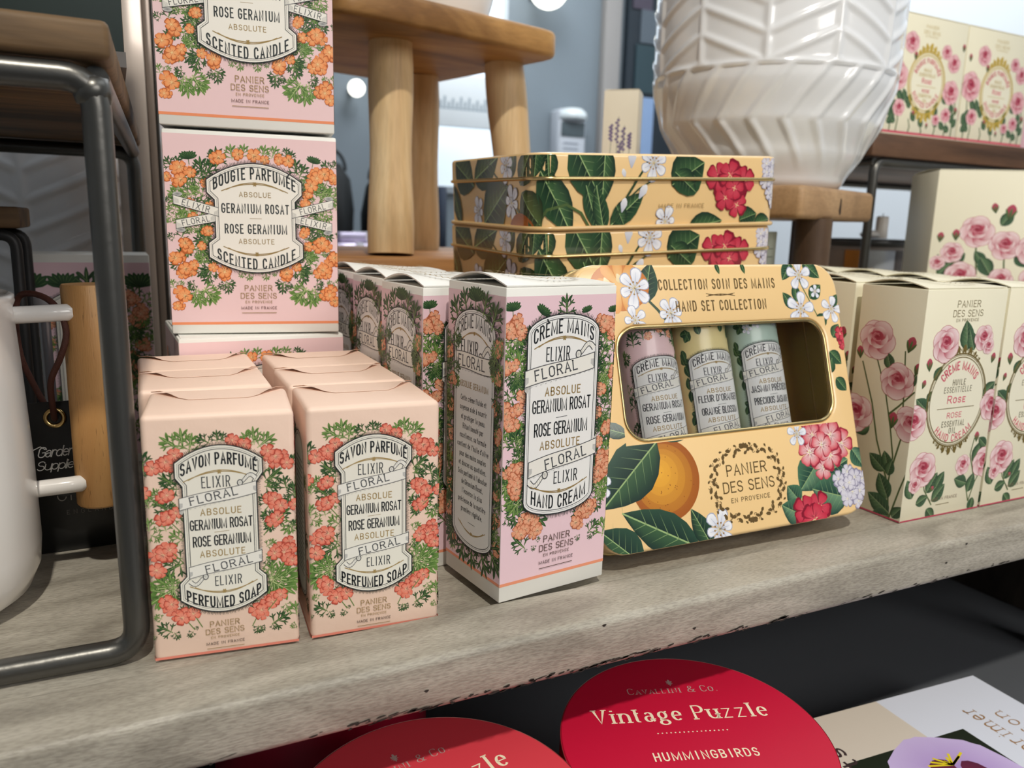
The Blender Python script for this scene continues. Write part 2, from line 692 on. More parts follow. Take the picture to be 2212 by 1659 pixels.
        for sg in (1, -1):
            lobe(x0 + dx * .12, y0 + dy * .12, a0 + sg * (1.3 + r.uniform(-.1, .1)), L * .54, .085, True)
            lobe(x0 + dx * .32, y0 + dy * .32, a0 + sg * (.85 + r.uniform(-.1, .1)), L * .54, .085, True)
            lobe(x0 + dx * .52, y0 + dy * .52, a0 + sg * (.6 + r.uniform(-.08, .08)), L * .42, .13, False)
        lobe(x0, y0, a0, L, .075, True)
        for a, b, l in veins:
            s.line([a, b], [l * .05, l * .012], cv)
        s.end()

    def leaf(s, x0, y0, x1, y1, w=.28, ca='#1d3a28', cb='#3e6a3c', vein='#9db87c', half='#2a5232'):
        """plain pointed leaf with a lighter half and side veins"""
        dx, dy = x1 - x0, y1 - y0
        ca, cb, vein, half = C4(ca), C4(cb), C4(vein), C4(half)
        s.begin()
        T = [0, .1, .25, .42, .6, .78, .9, 1]
        K = [0, .5, .85, 1, .9, .58, .28, 0]
        up = [(x0 + dx * t - dy * k * w, y0 + dy * t + dx * k * w) for t, k in zip(T, K)]
        dn = [(x0 + dx * t + dy * k * w, y0 + dy * t - dx * k * w) for t, k in zip(T, K)]
        mid = [(x0 + dx * t, y0 + dy * t) for t in T]
        for side, c1, c2 in ((up, ca, cb), (dn, half, ca)):
            for i in range(7):
                s.poly([mid[i], mid[i + 1], side[i + 1], side[i]], None, [c2, c2, c1, c1])
        for t in (.15, .28, .42, .56, .7):
            p = (x0 + dx * t, y0 + dy * t)
            for sg in (1, -1):
                q = (x0 + dx * (t + .17) - sg * dy * w * .72, y0 + dy * (t + .17) + sg * dx * w * .72)
                s.line([p, q], [math.hypot(dx, dy) * .009, 0.004], mix(vein, cb, .45))
        s.line(mid, math.hypot(dx, dy) * .016, vein)
        s.end()

    def petal(s, x, y, a, l, w, ci, co, notch=.0):
        c, n = math.cos(a), math.sin(a)
        pts = []
        for t, k in ((0, .08), (.3, .5), (.6, .95), (.82, 1), (.95, .62)):
            pts.append((x + c * l * t - n * l * k * w, y + n * l * t + c * l * k * w))
        pts.append((x + c * l * (1 - notch), y + n * l * (1 - notch)))
        for t, k in ((.95, .62), (.82, 1), (.6, .95), (.3, .5), (0, .08)):
            pts.append((x + c * l * t + n * l * k * w, y + n * l * t - c * l * k * w))
        m = (x + c * l * .45, y + n * l * .45)
        cs = [mix(ci, co, t) for t in (0, .35, .8, 1, 1)] + [co] + [mix(ci, co, t) for t in (1, 1, .8, .35, 0)]
        s.fan(m, pts, mix(ci, co, .35), cs)

    def floret(s, x, y, r, pal, rot=None, n=5):
        rot = s.r.uniform(0, 6.28) if rot is None else rot
        ci, co, cl = pal
        s.begin()
        for k in range(n):
            a = rot + k * 2 * PI / n + s.r.uniform(-.1, .1)
            rr = r * s.r.uniform(.88, 1.08)
            s.petal(x, y, a, rr * 1.04, .42, mix(cl, co, .4), cl, .06)
        for k in range(n):
            a = rot + k * 2 * PI / n + s.r.uniform(-.06, .06)
            rr = r * s.r.uniform(.88, 1.02)
            s.petal(x, y, a, rr, .37, ci, co, .06)
            for d in (-.2, 0, .2):
                s.line([(x + math.cos(a + d) * rr * .15, y + math.sin(a + d) * rr * .15), (x + math.cos(a + d) * rr * .6, y + math.sin(a + d) * rr * .6)], [r * .035, r * .01], mix(cl, co, .45))
        for k in range(4):
            a = rot + k * 1.5
            s.line([(x, y), (x + math.cos(a) * r * .22, y + math.sin(a) * r * .22)], r * .05, C4('#f0e3a8'))
        s.end()

    def cluster(s, x, y, R, pal, fr=None):
        ci, co, cl = pal
        fr = fr or max(1.6, R * .48)
        s.begin()
        k = 9
        s.fan((x, y), [(x + math.cos(i * 2 * PI / k) * R * .7, y + math.sin(i * 2 * PI / k) * R * .7) for i in range(k)], cl, cl)
        s.end()
        n = max(1, int(round(1.15 * (R / fr) ** 2)))
        for i in reversed(range(n)):
            a = i * 2.39996 + x
            d = (R - fr * .75) * math.sqrt((i + .3) / n) if n > 1 else 0
            sh = .25 * ((i * 7) % 5) / 4
            s.floret(x + math.cos(a) * d, y + math.sin(a) * d, fr * s.r.uniform(.9, 1.1), (mix(ci, co, sh), mix(co, cl, sh * .6), cl))

    def rose(s, x, y, R, tilt=0., pal=('#f7e3e3', '#e0a0aa', '#b8475c', '#8a1f36')):
        c0, c1, c2, c3 = [C4(c) for c in pal]
        r = s.r
        for k in range(6):                                   # outer petals
            a = tilt + k * 1.05 + r.uniform(-.2, .2)
            px, py = x + math.cos(a) * R * .42, y + math.sin(a) * R * .42
            rr = R * .62
            pts = [(px + math.cos(t) * rr * (1 if math.cos(t - a) > 0 else .85), py + math.sin(t) * rr * .9) for t in [i * 2 * PI / 14 for i in range(14)]]
            cs = [mix(c2, c0, max(0, .25 + .75 * math.cos(t - a)) ** .7) for t in [i * 2 * PI / 14 for i in range(14)]]
            s.begin()
            s.fan((px, py), [(px + (q[0] - px) * 1.05, py + (q[1] - py) * 1.05) for q in pts], mix(c1, c2, .6), mix(c1, c2, .6))
            s.fan((px, py), pts, c1, cs)
            s.end()
        for k in range(5):
            a = tilt + .5 + k * 1.26
            px, py = x + math.cos(a) * R * .2, y + R * .12 + math.sin(a) * R * .2
            rr = R * .42
            T = [i * 2 * PI / 12 for i in range(12)]
            s.fan((px, py), [(px + math.cos(t) * rr, py + math.sin(t) * rr * .85) for t in T], mix(c1, c2, .4), [mix(c2, c0, max(0, math.cos(t - a))) for t in T])
        s.fan((x, y + R * .18), [(x + math.cos(t) * R * .34, y + R * .18 + math.sin(t) * R * .26) for t in [i * .45 for i in range(14)]], c3, c2)
        s.begin()
        for k in range(4):
            q = R * (.1 + k * .075)
            s.line([(x + math.cos(t) * q, y + R * .18 + math.sin(t) * q * .72) for t in [k + i * .35 for i in range(8)]], R * .045, mix(c2, c1, .3 + .15 * k))
        s.end()

    def bud(s, x, y, l, a=PI / 2, pal=('#8e2238', '#c2536a')):
        c, n = math.cos(a), math.sin(a)
        s.begin()
        s.blade(x, y, x + c * l, y + n * l, .34, C4(pal[0]), C4(pal[1]))
        for sg in (-1, 0, 1):
            aa = a + sg * .5
            s.blade(x - c * l * .1, y - n * l * .1, x + math.cos(aa) * l * .75, y + math.sin(aa) * l * .75, .1, C4('#35502e'), C4('#5d7a45'))
        s.end()

    def blossom(s, x, y, r, rot=0., n=5, squash=1., pal=('#c9cfe2', '#f4f5fa', '#a9aec6')):
        """white five petalled flower with ochre stamens"""
        s.begin()
        ci, co, cl = [C4(c) for c in pal]
        for k in range(n):
            a = rot + k * 2 * PI / n
            rr = r * (1 if squash == 1 else (squash + (1 - squash) * abs(math.sin(a))))
            s.petal(x, y, a, rr * 1.05, .31, cl, cl)
            s.petal(x, y, a, rr, .27, ci, co)
            s.line([(x, y), (x + math.cos(a) * rr * .8, y + math.sin(a) * rr * .8)], [r * .04, r * .01], cl)
        for k in range(9):
            a = rot + k * .7
            q = (x + math.cos(a) * r * .3, y + math.sin(a) * r * .3)
            s.line([(x, y), q], r * .04, C4('#d8c79a'))
            s.fan(q, [(q[0] + math.cos(t) * r * .06, q[1] + math.sin(t) * r * .06) for t in (0, 1.5, 3, 4.5)], C4('#a97a2c'), C4('#8a5f20'))
        s.end()

    # ---- label furniture
    def banner(s, x0, y0, x1, y1, h, curl='r', txt='FLORAL', th=None, tw=None):
        """slanted ribbon from (x0,y0) to (x1,y1) along its middle, a fold at one end and a scroll at the other"""
        dk, wh, sh = C4('#4a4c50'), C4('#f2f0e8'), C4('#c6c5c0')
        q = h / 2
        lw = h * .055
        n = 8
        top = [(x0 + (x1 - x0) * i / n, y0 + (y1 - y0) * i / n + q + .05 * h * math.sin(i / n * 2 * PI)) for i in range(n + 1)]
        bot = [(a, b - h) for a, b in top]
        fx = x0 if curl == 'r' else x1
        fy = y0 if curl == 'r' else y1
        sg = 1 if curl == 'r' else -1
        s.begin()      # fold that disappears behind the panel
        if curl == 'r':
            s.poly([(fx, fy + q * .6), (fx + h * .35, fy - q * .4), (fx + h * .35, fy - q * 1.2), (fx + h * .18, fy - q * 1.75), (fx, fy - q * 1.4)], sh)
        else:
            s.poly([(fx, fy + q * 1.5), (fx - h * .3, fy + q * 1.0), (fx - h * .3, fy), (fx, fy - q * .5)], sh)
        s.end()
        ex, ey = (x1, y1) if curl == 'r' else (x0, y0)
        s.begin()      # scroll
        oy = q * 1.42 * sg
        pts = []
        for i in range(10):
            t = i / 9
            pts.append((ex - sg * h * (.05 + 1.2 * t), ey + oy + sg * q * (.62 * math.sin(t * PI * 1.5) + .1)))
        s.line(pts, [h * .40 * (1 - .35 * i / 9) for i in range(10)], dk)
        s.line(pts, [h * .33 * (1 - .35 * i / 9) - lw for i in range(10)], wh)
        e = pts[-1]
        s.fan(e, [(e[0] + math.cos(t) * h * .24, e[1] + math.sin(t) * h * .28) for t in [i * .52 for i in range(12)]], dk, dk)
        s.fan(e, [(e[0] + math.cos(t) * h * .16, e[1] + math.sin(t) * h * .2) for t in [i * .52 for i in range(12)]], sh, wh)
        for i in range(2, 8):
            p = pts[i]
            s.line([(p[0], p[1] - h * .1), (p[0], p[1] + h * .1)], lw * .6, sh)
        s.end()
        s.begin()
        s.poly(bot + top[::-1], wh)
        s.line(bot + top[::-1], lw, dk, closed=True)
        for k in range(7):
            for ex2, d in ((x0, 1), (x1, -1)):
                xx = ex2 + d * h * .035 * (k + 1)
                yy = (y0 if d == 1 else y1)
                s.line([(xx, yy - q * (.8 - .06 * k)), (xx, yy + q * (.2 + .0 * k))], lw * .4, C4('#a5a6a7'))
        m = int((x1 - x0) / (h * .075))
        for k in range(m):
            t = k / m
            xx, yy = x0 + (x1 - x0) * t, y0 + (y1 - y0) * t - q
            s.line([(xx, yy - lw), (xx, yy - h * (.08 + .05 * math.sin(k * 1.3)))], lw * .45, C4('#77787a'))
        s.end()
        if txt:
            s.text(txt, (x0 + x1) / 2 + (-.06 if curl == 'r' else .04) * (x1 - x0), (y0 + y1) / 2, th or h * .74, tw, bold=.125, col=C4('#4d5054'), gw=.72, gap=.32, serif=.1,
                   rot=math.atan2(y1 - y0, x1 - x0))

    def flourish(s, cx, cy, w, sag, col=GOLD):
        s.begin()
        for o, k in ((0, 1), (.035 * w, .86)):
            pts = [(cx + w / 2 * k * t, cy + o * (1 if sag > 0 else -1) * .6 - sag * t * t) for t in [i / 8 - 1 for i in range(17)]]
            s.line(pts, w * .014, col)
        for t in (0, 1.05, 2.1, 3.15, 4.2, 5.25):
            s.line([(cx, cy), (cx + math.cos(t) * w * .035, cy + math.sin(t) * w * .035)], w * .02, col)
        s.end()

    def panel(s, pts, fur, lw=.45, paper=None):
        """cream label panel with dark double outline and engraved fringe"""
        pts = [p for i, p in enumerate(pts) if math.hypot(p[0] - pts[i - 1][0], p[1] - pts[i - 1][1]) > 1e-3]
        n = len(pts)
        cx = sum(p[0] for p in pts) / n
        cy = sum(p[1] for p in pts) / n
        s.begin()
        acc = 0
        per = []
        for i in range(n):
            a, b = pts[i], pts[(i + 1) % n]
            l = math.hypot(b[0] - a[0], b[1] - a[1])
            nx, ny = (b[1] - a[1]) / l, -(b[0] - a[0]) / l
            if nx * ((a[0] + b[0]) / 2 - cx) + ny * ((a[1] + b[1]) / 2 - cy) < 0:
                nx, ny = -nx, -ny
            m = max(1, int(l / (fur * .42)))
            for k in range(m):
                t = (k + .5) / m
                x, y = a[0] + (b[0] - a[0]) * t, a[1] + (b[1] - a[1]) * t
                e = fur * (1 + .25 * math.sin(k * 2.3))
                s.line([(x, y), (x + nx * e, y + ny * e)], [fur * .2, fur * .1], C4('#24332a'))
        s.end()

        def inset(d):
            out = []
            for i in range(n):
                p, a, b = pts[i], pts[i - 1], pts[(i + 1) % n]
                d1 = Vector((p[0] - a[0], p[1] - a[1])).normalized()
                d2 = Vector((b[0] - p[0], b[1] - p[1])).normalized()
                n1, n2 = Vector((-d1.y, d1.x)), Vector((-d2.y, d2.x))
                m = (n1 + n2)
                m = m / max(m.length_squared, .6) * 2
                out.append((p[0] + m.x * d, p[1] + m.y * d))
            return out
        area = sum(pts[i][0] * pts[(i + 1) % n][1] - pts[(i + 1) % n][0] * pts[i][1] for i in range(n))
        sg = 1 if area > 0 else -1
        s.begin()
        s.poly(pts, paper or PAPER)
        s.end()
        s.line(pts, lw, INK, closed=True)
        s.line(inset(sg * lw * 2.1), lw * .3, C4('#6e6f70'), closed=True)
        s.line(inset(sg * lw * 3.6), lw * .62, C4('#33383c'), closed=True)

    def slice(s, x0, x1, step):
        """cuts every shape into strips so that it can follow a bend"""
        P, Cc, H, F = s.P, s.Cc, s.Lh, s.F
        s.P, s.Cc, s.Lh, s.F = [], [], [], []
        ys = (min(p[1] for p in P) - 1, max(p[1] for p in P) + 1)
        n = int((x1 - x0) / step)
        for f in F:
            base = [(P[i][0], P[i][1], *(Cc[i] if len(Cc[i]) == 4 else (*Cc[i], 1)), H[i]) for i in f]
            a, b = min(p[0] for p in base), max(p[0] for p in base)
            for k in range(n):
                u, v = x0 + k * step, x0 + (k + 1) * step
                if b < u or a > v:
                    continue
                q = cut_convex(base, [(u, ys[0]), (v, ys[0]), (v, ys[1]), (u, ys[1])])
                if len(q) > 2:
                    k0 = len(s.P)
                    s.P += [(p[0], p[1]) for p in q]
                    s.Cc += [p[2:6] for p in q]
                    s.Lh += [p[6] for p in q]
                    s.F.append(tuple(range(k0, k0 + len(q))))

    def build(s, name, f, m, parent=None, base=.05, smooth=False):
        vs = [f(p[0], p[1], base + h) for p, h in zip(s.P, s.Lh)]
        return link(name, vs, s.F, m, parent, colors=[c if len(c) == 4 else (*c, 1) for c in s.Cc], smooth=smooth)


def merge(o, *others):
    """adds other mesh objects' geometry to o (same part) and drops them"""
    bm = bmesh.new()
    mats = list(o.data.materials)
    for k, q in enumerate([o] + list(others)):
        n0 = len(bm.faces)
        remap = []
        for mm in q.data.materials:
            if mm not in mats:
                mats.append(mm)
            remap.append(mats.index(mm))
        bm.from_mesh(q.data)
        bm.faces.ensure_lookup_table()
        for f in bm.faces[n0:] if k else bm.faces:
            f.material_index = remap[f.material_index]
    nm = o.data.name
    me = bpy.data.meshes.new(nm)
    bm.to_mesh(me)
    bm.free()
    for mm in mats:
        me.materials.append(mm)
    for q in others:
        bpy.data.objects.remove(q)
    o.data = me
    return o

# ---------------------------------------------------------------- materials
M_SHELF = mat_wood('shelf_wood', '#938d81', '#aaa497', '#bcb6a9', (11, 45, 45), .40, 1500, .75, bumpd=.0004, long=.22)
M_OAK = mat_wood('beech', '#bd8c55', '#c99a62', '#d2a671', (60, 60, 5), .45, 1500, 1., axis='z', long=.09, cut=(.30, .36), pore=.55)
M_STEEL = mat('dark_steel', (.115, .112, .104), .33, .8, bump=(220, .25, .0004))
M_CARTON = mat('white_carton', '#efeee8', .42, bump=(500, .05, .0002))
M_CREAM = mat('cream_carton', '#f1ebd2', .42, bump=(500, .05, .0002))
M_PAPER = mat('peach_paper', '#f3d5c2', .5, bump=(120, .35, .0007))
M_PRINT = mat_print('printed_ink', .45)
M_PRINTP = mat_print('printed_paper', .55)
M_TINP = mat_print('printed_tinplate', .22, .6)
M_GOLD = mat('gold_tinplate', (.62, .47, .22), .25, .95)
M_DARK = mat('black_paint', (.012, .012, .013), .5)
M_CER = mat('white_ceramic', '#f2efec', .2, coat=.6)
K_C = [(7.2,84.1,3.9),(0.7,79.4,3.1),(7.4,78.1,3.7),(12.3,82.1,2.9),(25.9,89.8,4.0),(35.7,92.0,3.5),(43.3,91.8,3.6),(48.7,89.8,2.2),(55.4,90.2,3.1),(60.4,89.8,3.4),(19.5,76.9,2.1),(12.1,66.1,3.2),(21.1,65.8,2.2),(12.8,60.0,2.1),(19.5,52.9,3.0),(9.0,46.4,4.5),(16.5,45.4,2.7),(3.9,39.6,4.0),(7.8,32.8,5.4),(12.2,35.7,2.7),(6.1,20.1,4.6),(3.7,14.9,3.2),(21.4,34.6,2.5),(27.3,31.8,4.1),(74.4,82.5,4.9),(79.1,84.4,4.3),(83.6,81.8,2.9),(70.2,73.2,3.2),(68.9,68.0,2.9),(72.0,77.8,3.5),(67.4,52.8,3.2),(76.6,47.1,5.3),(69.6,45.8,2.9),(82.9,39.5,4.8),(78.1,33.4,5.9),(80.3,20.8,5.1),(83.2,16.5,3.6),(58.3,31.5,3.7),(63.5,35.1,2.6)]
K_L = [(12.2,85.9,11.5,92.4,2),(72.5,87.0,73.8,92.5,2),(4.0,83.9,0.7,89.7,0),(5.1,84.5,8.0,90.1,0),(18.0,80.1,17.2,90.5,0),(19.6,80.2,24.3,89.2,0),(21.2,79.7,18.2,84.6,0),(25.2,85.4,25.1,95.8,0),(23.3,90.3,22.4,94.0,0),(32.9,89.1,32.1,97.3,1),(37.8,90.4,39.1,97.7,1),(47.1,89.8,49.5,97.7,1),(52.1,90.6,55.0,97.4,1),(59.3,91.5,60.0,97.1,0),(60.9,89.3,62.8,95.6,0),(64.7,82.7,63.8,91.7,0),(65.8,81.6,69.4,89.1,0),(82.0,85.7,77.4,90.7,0),(83.1,86.9,85.5,91.6,0),(39.0,32.5,39.4,27.2,1),(36.2,32.5,34.4,28.9,1),(47.4,32.6,47.8,27.3,1),(52.0,33.2,51.9,29.6,1),(16.7,74.6,11.0,76.0,1),(13.9,71.2,6.0,72.0,1),(8.0,69.8,0.9,72.9,1),(10.1,69.9,1.1,66.9,1),(15.3,67.9,19.5,65.8,0),(18.7,71.3,12.4,73.9,1),(5.1,63.1,-0.1,65.2,1),(3.3,60.3,-1.0,57.4,1),(19.3,48.9,11.7,47.6,0),(18.3,51.1,15.3,54.5,0),(3.8,49.1,-0.3,51.3,0),(17.7,38.0,12.5,42.0,1),(19.5,40.9,13.4,37.4,1),(23.6,34.7,14.2,31.1,0),(20.7,32.3,16.6,25.4,0),(15.4,23.1,25.1,18.4,1),(13.8,23.6,14.4,12.6,1),(12.8,24.2,10.7,15.5,1),(16.6,24.2,22.2,14.9,1),(26.6,27.2,32.6,24.8,0),(28.2,26.6,28.5,20.2,0),(27.1,26.0,23.1,23.6,0),(11.8,25.9,10.0,21.9,0),(12.3,25.9,8.0,25.9,0),(2.0,23.6,0.7,28.7,1),(4.2,24.7,7.0,27.6,1),(11.6,55.5,7.9,56.5,1),(3.2,67.5,-0.3,69.5,0),(19.3,60.2,22.5,59.1,0),(8.8,54.3,13.0,52.7,1),(72.0,76.7,78.4,78.7,1),(74.8,73.3,83.5,74.8,1),(81.2,72.4,89.4,76.2,1),(78.8,72.3,88.7,69.8,1),(73.0,69.8,68.3,67.4,0),(69.6,73.2,76.6,76.3,1),(84.0,65.5,89.9,68.0,1),(85.7,62.6,90.4,59.8,1),(67.4,49.9,75.5,48.9,0),(68.6,52.2,72.1,55.8,0),(84.3,50.8,89.1,53.3,0),(68.3,38.7,74.2,42.9,1),(66.6,41.6,72.9,38.1,1),(61.8,35.1,71.6,31.6,0),(64.6,32.7,68.5,25.6,0),(69.7,23.2,59.1,18.4,1),(71.4,23.8,70.0,12.3,1),(72.6,24.4,74.2,15.3,1),(68.5,24.4,61.9,14.7,1),(58.1,27.3,51.8,24.9,0),(56.4,26.7,55.6,20.2,0),(57.5,26.1,61.5,23.7,0),(73.8,26.2,75.5,22.0,0),(73.3,26.2,78.0,26.2,0),(84.5,23.8,86.4,29.3,1),(82.1,25.0,79.2,28.0,1),(76.2,57.1,80.3,58.4,1),(86.4,70.3,90.5,72.7,0),(68.2,61.6,64.7,60.3,0),(79.1,56.0,74.4,54.1,1)]
S_C = [(7.4,77.0,3.9),(10.8,80.0,2.7),(3.2,75.6,2.4),(30.5,84.3,2.3),(34.5,82.3,2.3),(45.9,76.4,4.5),(42.8,79.5,2.6),(49.6,74.4,2.4),(7.3,64.8,3.2),(7.1,56.3,3.7),(10.2,58.3,2.2),(4.9,43.4,4.7),(7.4,44.3,2.5),(3.0,36.7,3.2),(44.3,60.3,4.0),(47.0,57.7,2.7),(45.2,52.5,3.5),(48.1,39.7,5.2),(50.2,35.2,3.0),(44.2,38.9,2.7),(6.3,22.8,4.0),(10.6,17.5,3.8),(14.3,18.1,2.6),(42.6,19.6,3.8),(38.1,15.9,3.8),(45.9,21.6,2.2),(-0.2,66.5,1.2),(52.1,57.8,1.6)]
S_L = [(12.8,82.1,7.2,86.3,1),(13.8,82.0,13.2,88.7,1),(15.7,80.8,16.8,86.8,1),(22.9,83.6,19.0,86.1,0),(25.4,84.0,25.3,87.9,0),(26.9,83.9,27.6,87.2,0),(37.7,82.1,34.4,86.3,1),(38.2,82.1,37.9,88.0,1),(39.2,80.9,44.6,85.1,1),(11.7,68.9,5.9,71.6,0),(11.6,67.2,6.7,67.6,0),(7.2,58.6,4.6,64.4,0),(7.2,58.6,9.8,61.2,0),(7.2,58.6,6.4,62.0,0),(6.0,63.8,2.3,66.9,1),(12.1,47.2,8.3,50.5,1),(11.8,40.3,6.3,41.5,0),(11.7,38.6,4.5,35.4,0),(9.2,29.5,-0.3,29.6,1),(9.2,29.5,0.4,24.2,1),(9.2,28.9,5.8,32.3,1),(3.5,17.3,1.1,18.8,1),(41.4,67.5,46.3,71.8,0),(41.3,65.8,46.1,64.8,0),(49.3,63.9,48.3,68.7,0),(52.0,62.5,48.6,59.3,0),(52.5,60.7,51.5,66.1,0),(44.1,52.0,49.1,55.7,0),(44.1,52.0,40.4,55.4,0),(44.1,52.0,41.8,48.1,0),(51.7,51.3,48.3,46.8,1),(41.1,41.7,44.4,43.7,1),(40.9,36.9,43.0,34.2,0),(41.8,28.9,51.2,31.4,1),(41.8,28.9,52.2,26.3,1),(41.7,28.3,49.8,22.3,1),(41.8,29.5,44.6,32.8,1),(47.5,17.7,49.1,14.4,1),(6.8,11.4,2.3,14.5,0),(7.3,11.4,8.7,8.7,0),(13.9,10.9,12.3,8.8,0),(14.5,11.5,15.6,12.5,0),(37.3,9.9,36.7,6.8,0),(37.9,9.8,38.9,7.1,0),(42.3,9.7,47.9,12.7,0),(42.3,9.7,43.9,7.6,0),(0.3,74.8,-0.3,81.4,0),(0.3,74.8,1.1,73.1,0),(51.8,12.1,51.4,17.2,1),(51.7,8.3,49.4,7.4,1),(11.2,18.0,15.0,22.2,0),(38.8,20.7,36.4,15.5,0),(0.9,51.9,0.7,56.4,1),(1.4,60.8,0.6,64.2,1),(50.5,47.8,52.2,51.2,0),(0.6,11.2,0.0,9.5,0),(51.2,73.1,52.3,77.1,0),(1.3,50.7,4.7,48.6,1)]
C_C = [(5.0,120.7,4.8),(2.5,118.6,3.9),(8.2,117.6,3.5),(1.2,102.5,3.9),(4.7,103.8,2.6),(0.5,83.1,5.3),(3.7,79.0,4.5),(9.5,90.5,3.6),(7.1,84.7,3.6),(6.1,57.7,5.9),(6.4,50.6,5.0),(9.7,59.5,3.7),(14.3,34.7,6.7),(10.7,30.5,4.7),(18.2,30.6,4.8),(51.9,119.2,5.1),(56.2,115.8,4.1),(58.4,98.0,3.7),(50.7,89.7,3.6),(54.9,72.0,3.7),(49.3,79.3,3.1),(53.7,57.1,5.8),(52.0,50.6,5.3),(56.0,53.4,4.3),(44.6,34.9,6.3),(40.8,29.6,4.7),(47.6,36.9,3.7),(51.1,65.9,3.1)]
C_L = [(3.6,123.6,3.0,129.8,2),(16.4,122.3,19.8,127.4,2),(30.7,123.2,30.3,130.8,0),(42.2,122.7,41.0,127.0,2),(56.8,122.1,56.0,126.9,2),(12.8,22.6,7.6,27.8,0),(13.3,22.5,12.9,21.0,0),(17.5,23.3,17.1,20.9,0),(18.4,24.8,20.3,26.1,0),(41.2,23.5,41.8,20.8,0),(47.4,23.2,52.4,27.4,0),(49.4,23.6,48.6,20.3,0),(56.0,19.7,57.6,28.1,1),(52.4,43.7,57.5,46.3,1),(51.4,43.1,56.8,41.3,1),(51.5,42.2,54.9,38.2,1),(9.2,46.9,2.9,44.8,1),(10.2,45.9,4.9,40.5,1),(16.0,38.4,21.9,32.4,0),(44.6,36.6,39.7,31.5,0),(3.5,55.0,0.7,60.1,0)]
PAL_SOAP = (C4('#f9b49c'), C4('#ea7860'), C4('#b84a3c'))
PAL_CANDLE = (C4('#f9c188'), C4('#ef8f52'), C4('#b85f30'))
PAL_CREAM = (C4('#f6c3a0'), C4('#e99a76'), C4('#b0603f'))
PAL_RED = (C4('#e0586a'), C4('#c22c45'), C4('#84152c'))
PAL_PINKW = (C4('#fbeaea'), C4('#d9505f'), C4('#a02c40'))
PAL_LILAC = (C4('#f3f1f6'), C4('#cfcbdc'), C4('#8d88a3'))

# ---------------------------------------------------------------- setting: shelf unit and shop
unit = thing('shelf_unit', 'grey-brown wooden shelf unit with a raised front edge and dark lower shelf', 'shelf unit', (.5, .3, -.95))


def unit_part(o):
    o.parent = unit
    o.location = (-.5, -.3, .95)
    return o


bm = bmesh.new()
bm_box(bm, (-.9, -.002, -.018), (1.9, 1.25, -.0002), .0004, 1)
shelf = unit_part(from_bm('shelf_board', bm, M_SHELF))
bm = bmesh.new()
bm_box(bm, (-.9, -.0335, -.0185), (1.9, -.0003, .004), .0035, 4)
nose = unit_part(from_bm('front_edge', bm, M_SHELF, smooth=True, auto=.6))
# worn lower edge: small dark chips of bare dirty wood
bm = bmesh.new()
rr = random.Random(4)
for k in range(150):
    x = rr.choice([rr.uniform(.02, .15), rr.uniform(.1, .24), rr.uniform(-.03, .4)])
    z = -.0158 + rr.uniform(-.0012, .0009)
    w = rr.uniform(.0006, .0035)
    h = rr.uniform(.00015, .0006)
    vs = [bm.verts.new((x + w * math.cos(t) * rr.uniform(.7, 1.1), -.03365, z + h * math.sin(t) * rr.uniform(.6, 1.2) + .12 * w * math.cos(t))) for t in [i * .9 for i in range(7)]]
    bm.faces.new(vs)
for x, z in ((.0495, -.009), (.128, .0015), (.176, -.010), (.345, -.0075), (.36, .001)):
    vs = [bm.verts.new((x + .0009 * math.cos(t) * (1 + .5 * math.sin(3 * t)), -.03365, z + .0006 * math.sin(t))) for t in [i * .7 for i in range(9)]]
    bm.faces.new(vs)
chips = from_bm('edge_wear', bm, mat('dirty_wood', '#2b2620', .8), nose)

M_FLOOR = mat('shop_floor', '#6d6a66', .5)
M_WALLB = mat('wall_paint_blue_grey', '#7f8a92', .6)
M_WALLW = mat('wall_paint_white', '#e9eff4', .6)
struct(box('floor', (-3, -3, -1.0), (4.4, 3.4, -.95), M_FLOOR))
struct(box('ceiling', (-3, -3, 2.0), (4.4, 3.4, 2.05), M_WALLW))
struct(box('wall_back', (-3, 3.2, -.95), (2.55, 3.3, 2.0), M_WALLB))
struct(box('wall_right', (2.55, -3, -.95), (2.65, 3.3, 2.0), M_WALLW))
struct(box('wall_left', (-3.1, -3, -.95), (-3.0, 3.3, 2.0), M_WALLW))
struct(box('wall_front', (-3.1, -3.1, -.95), (2.65, -3.0, 2.0), M_WALLW))
# bright window seen under the stool, door frame with dark glass at its right
w1 = thing('window_1', 'bright window', 'window')
del w1['category'], w1['label']
w1['kind'] = 'structure'
box('window_frame', (1.10, 3.17, .30), (1.60, 3.2, 1.18), mat('window_paint', '#c3ccd4', .5), w1, .004)
box('window_pane', (1.13, 3.165, .33), (1.57, 3.172, 1.15), mat('daylight_pane', (.8, .9, 1), .3, emit=(.78, .90, 1.0), estr=.8), w1)
t = struct(box('trim_3', (2.10, 3.15, -.95), (2.19, 3.2, 2.0), mat('grey_brown_trim', '#9b9794', .5), None, .006))
d1 = thing('door_1', 'dark glass door', 'door')
del d1['category'], d1['label']
d1['kind'] = 'structure'
box('door_glass', (2.23, 3.16, -.95), (2.54, 3.19, 1.9), mat('dark_glass', '#1c2730', .25), d1)
for i, (x0, z0, x1, z1, c) in enumerate([(2.27, .52, 2.40, .80, '#8fa9cf'), (2.30, 1.05, 2.5, 1.2, '#59636c'), (2.28, .82, 2.5, 1.04, '#2b4148'), (2.25, 1.2, 2.36, 1.5, '#4a4250'), (2.24, .34, 2.3, .5, '#5b7488')]):
    box('door_panel', (x0, 3.15, z0), (x1, 3.16, z1), mat('door_panel_%d' % i, c, .4), d1)

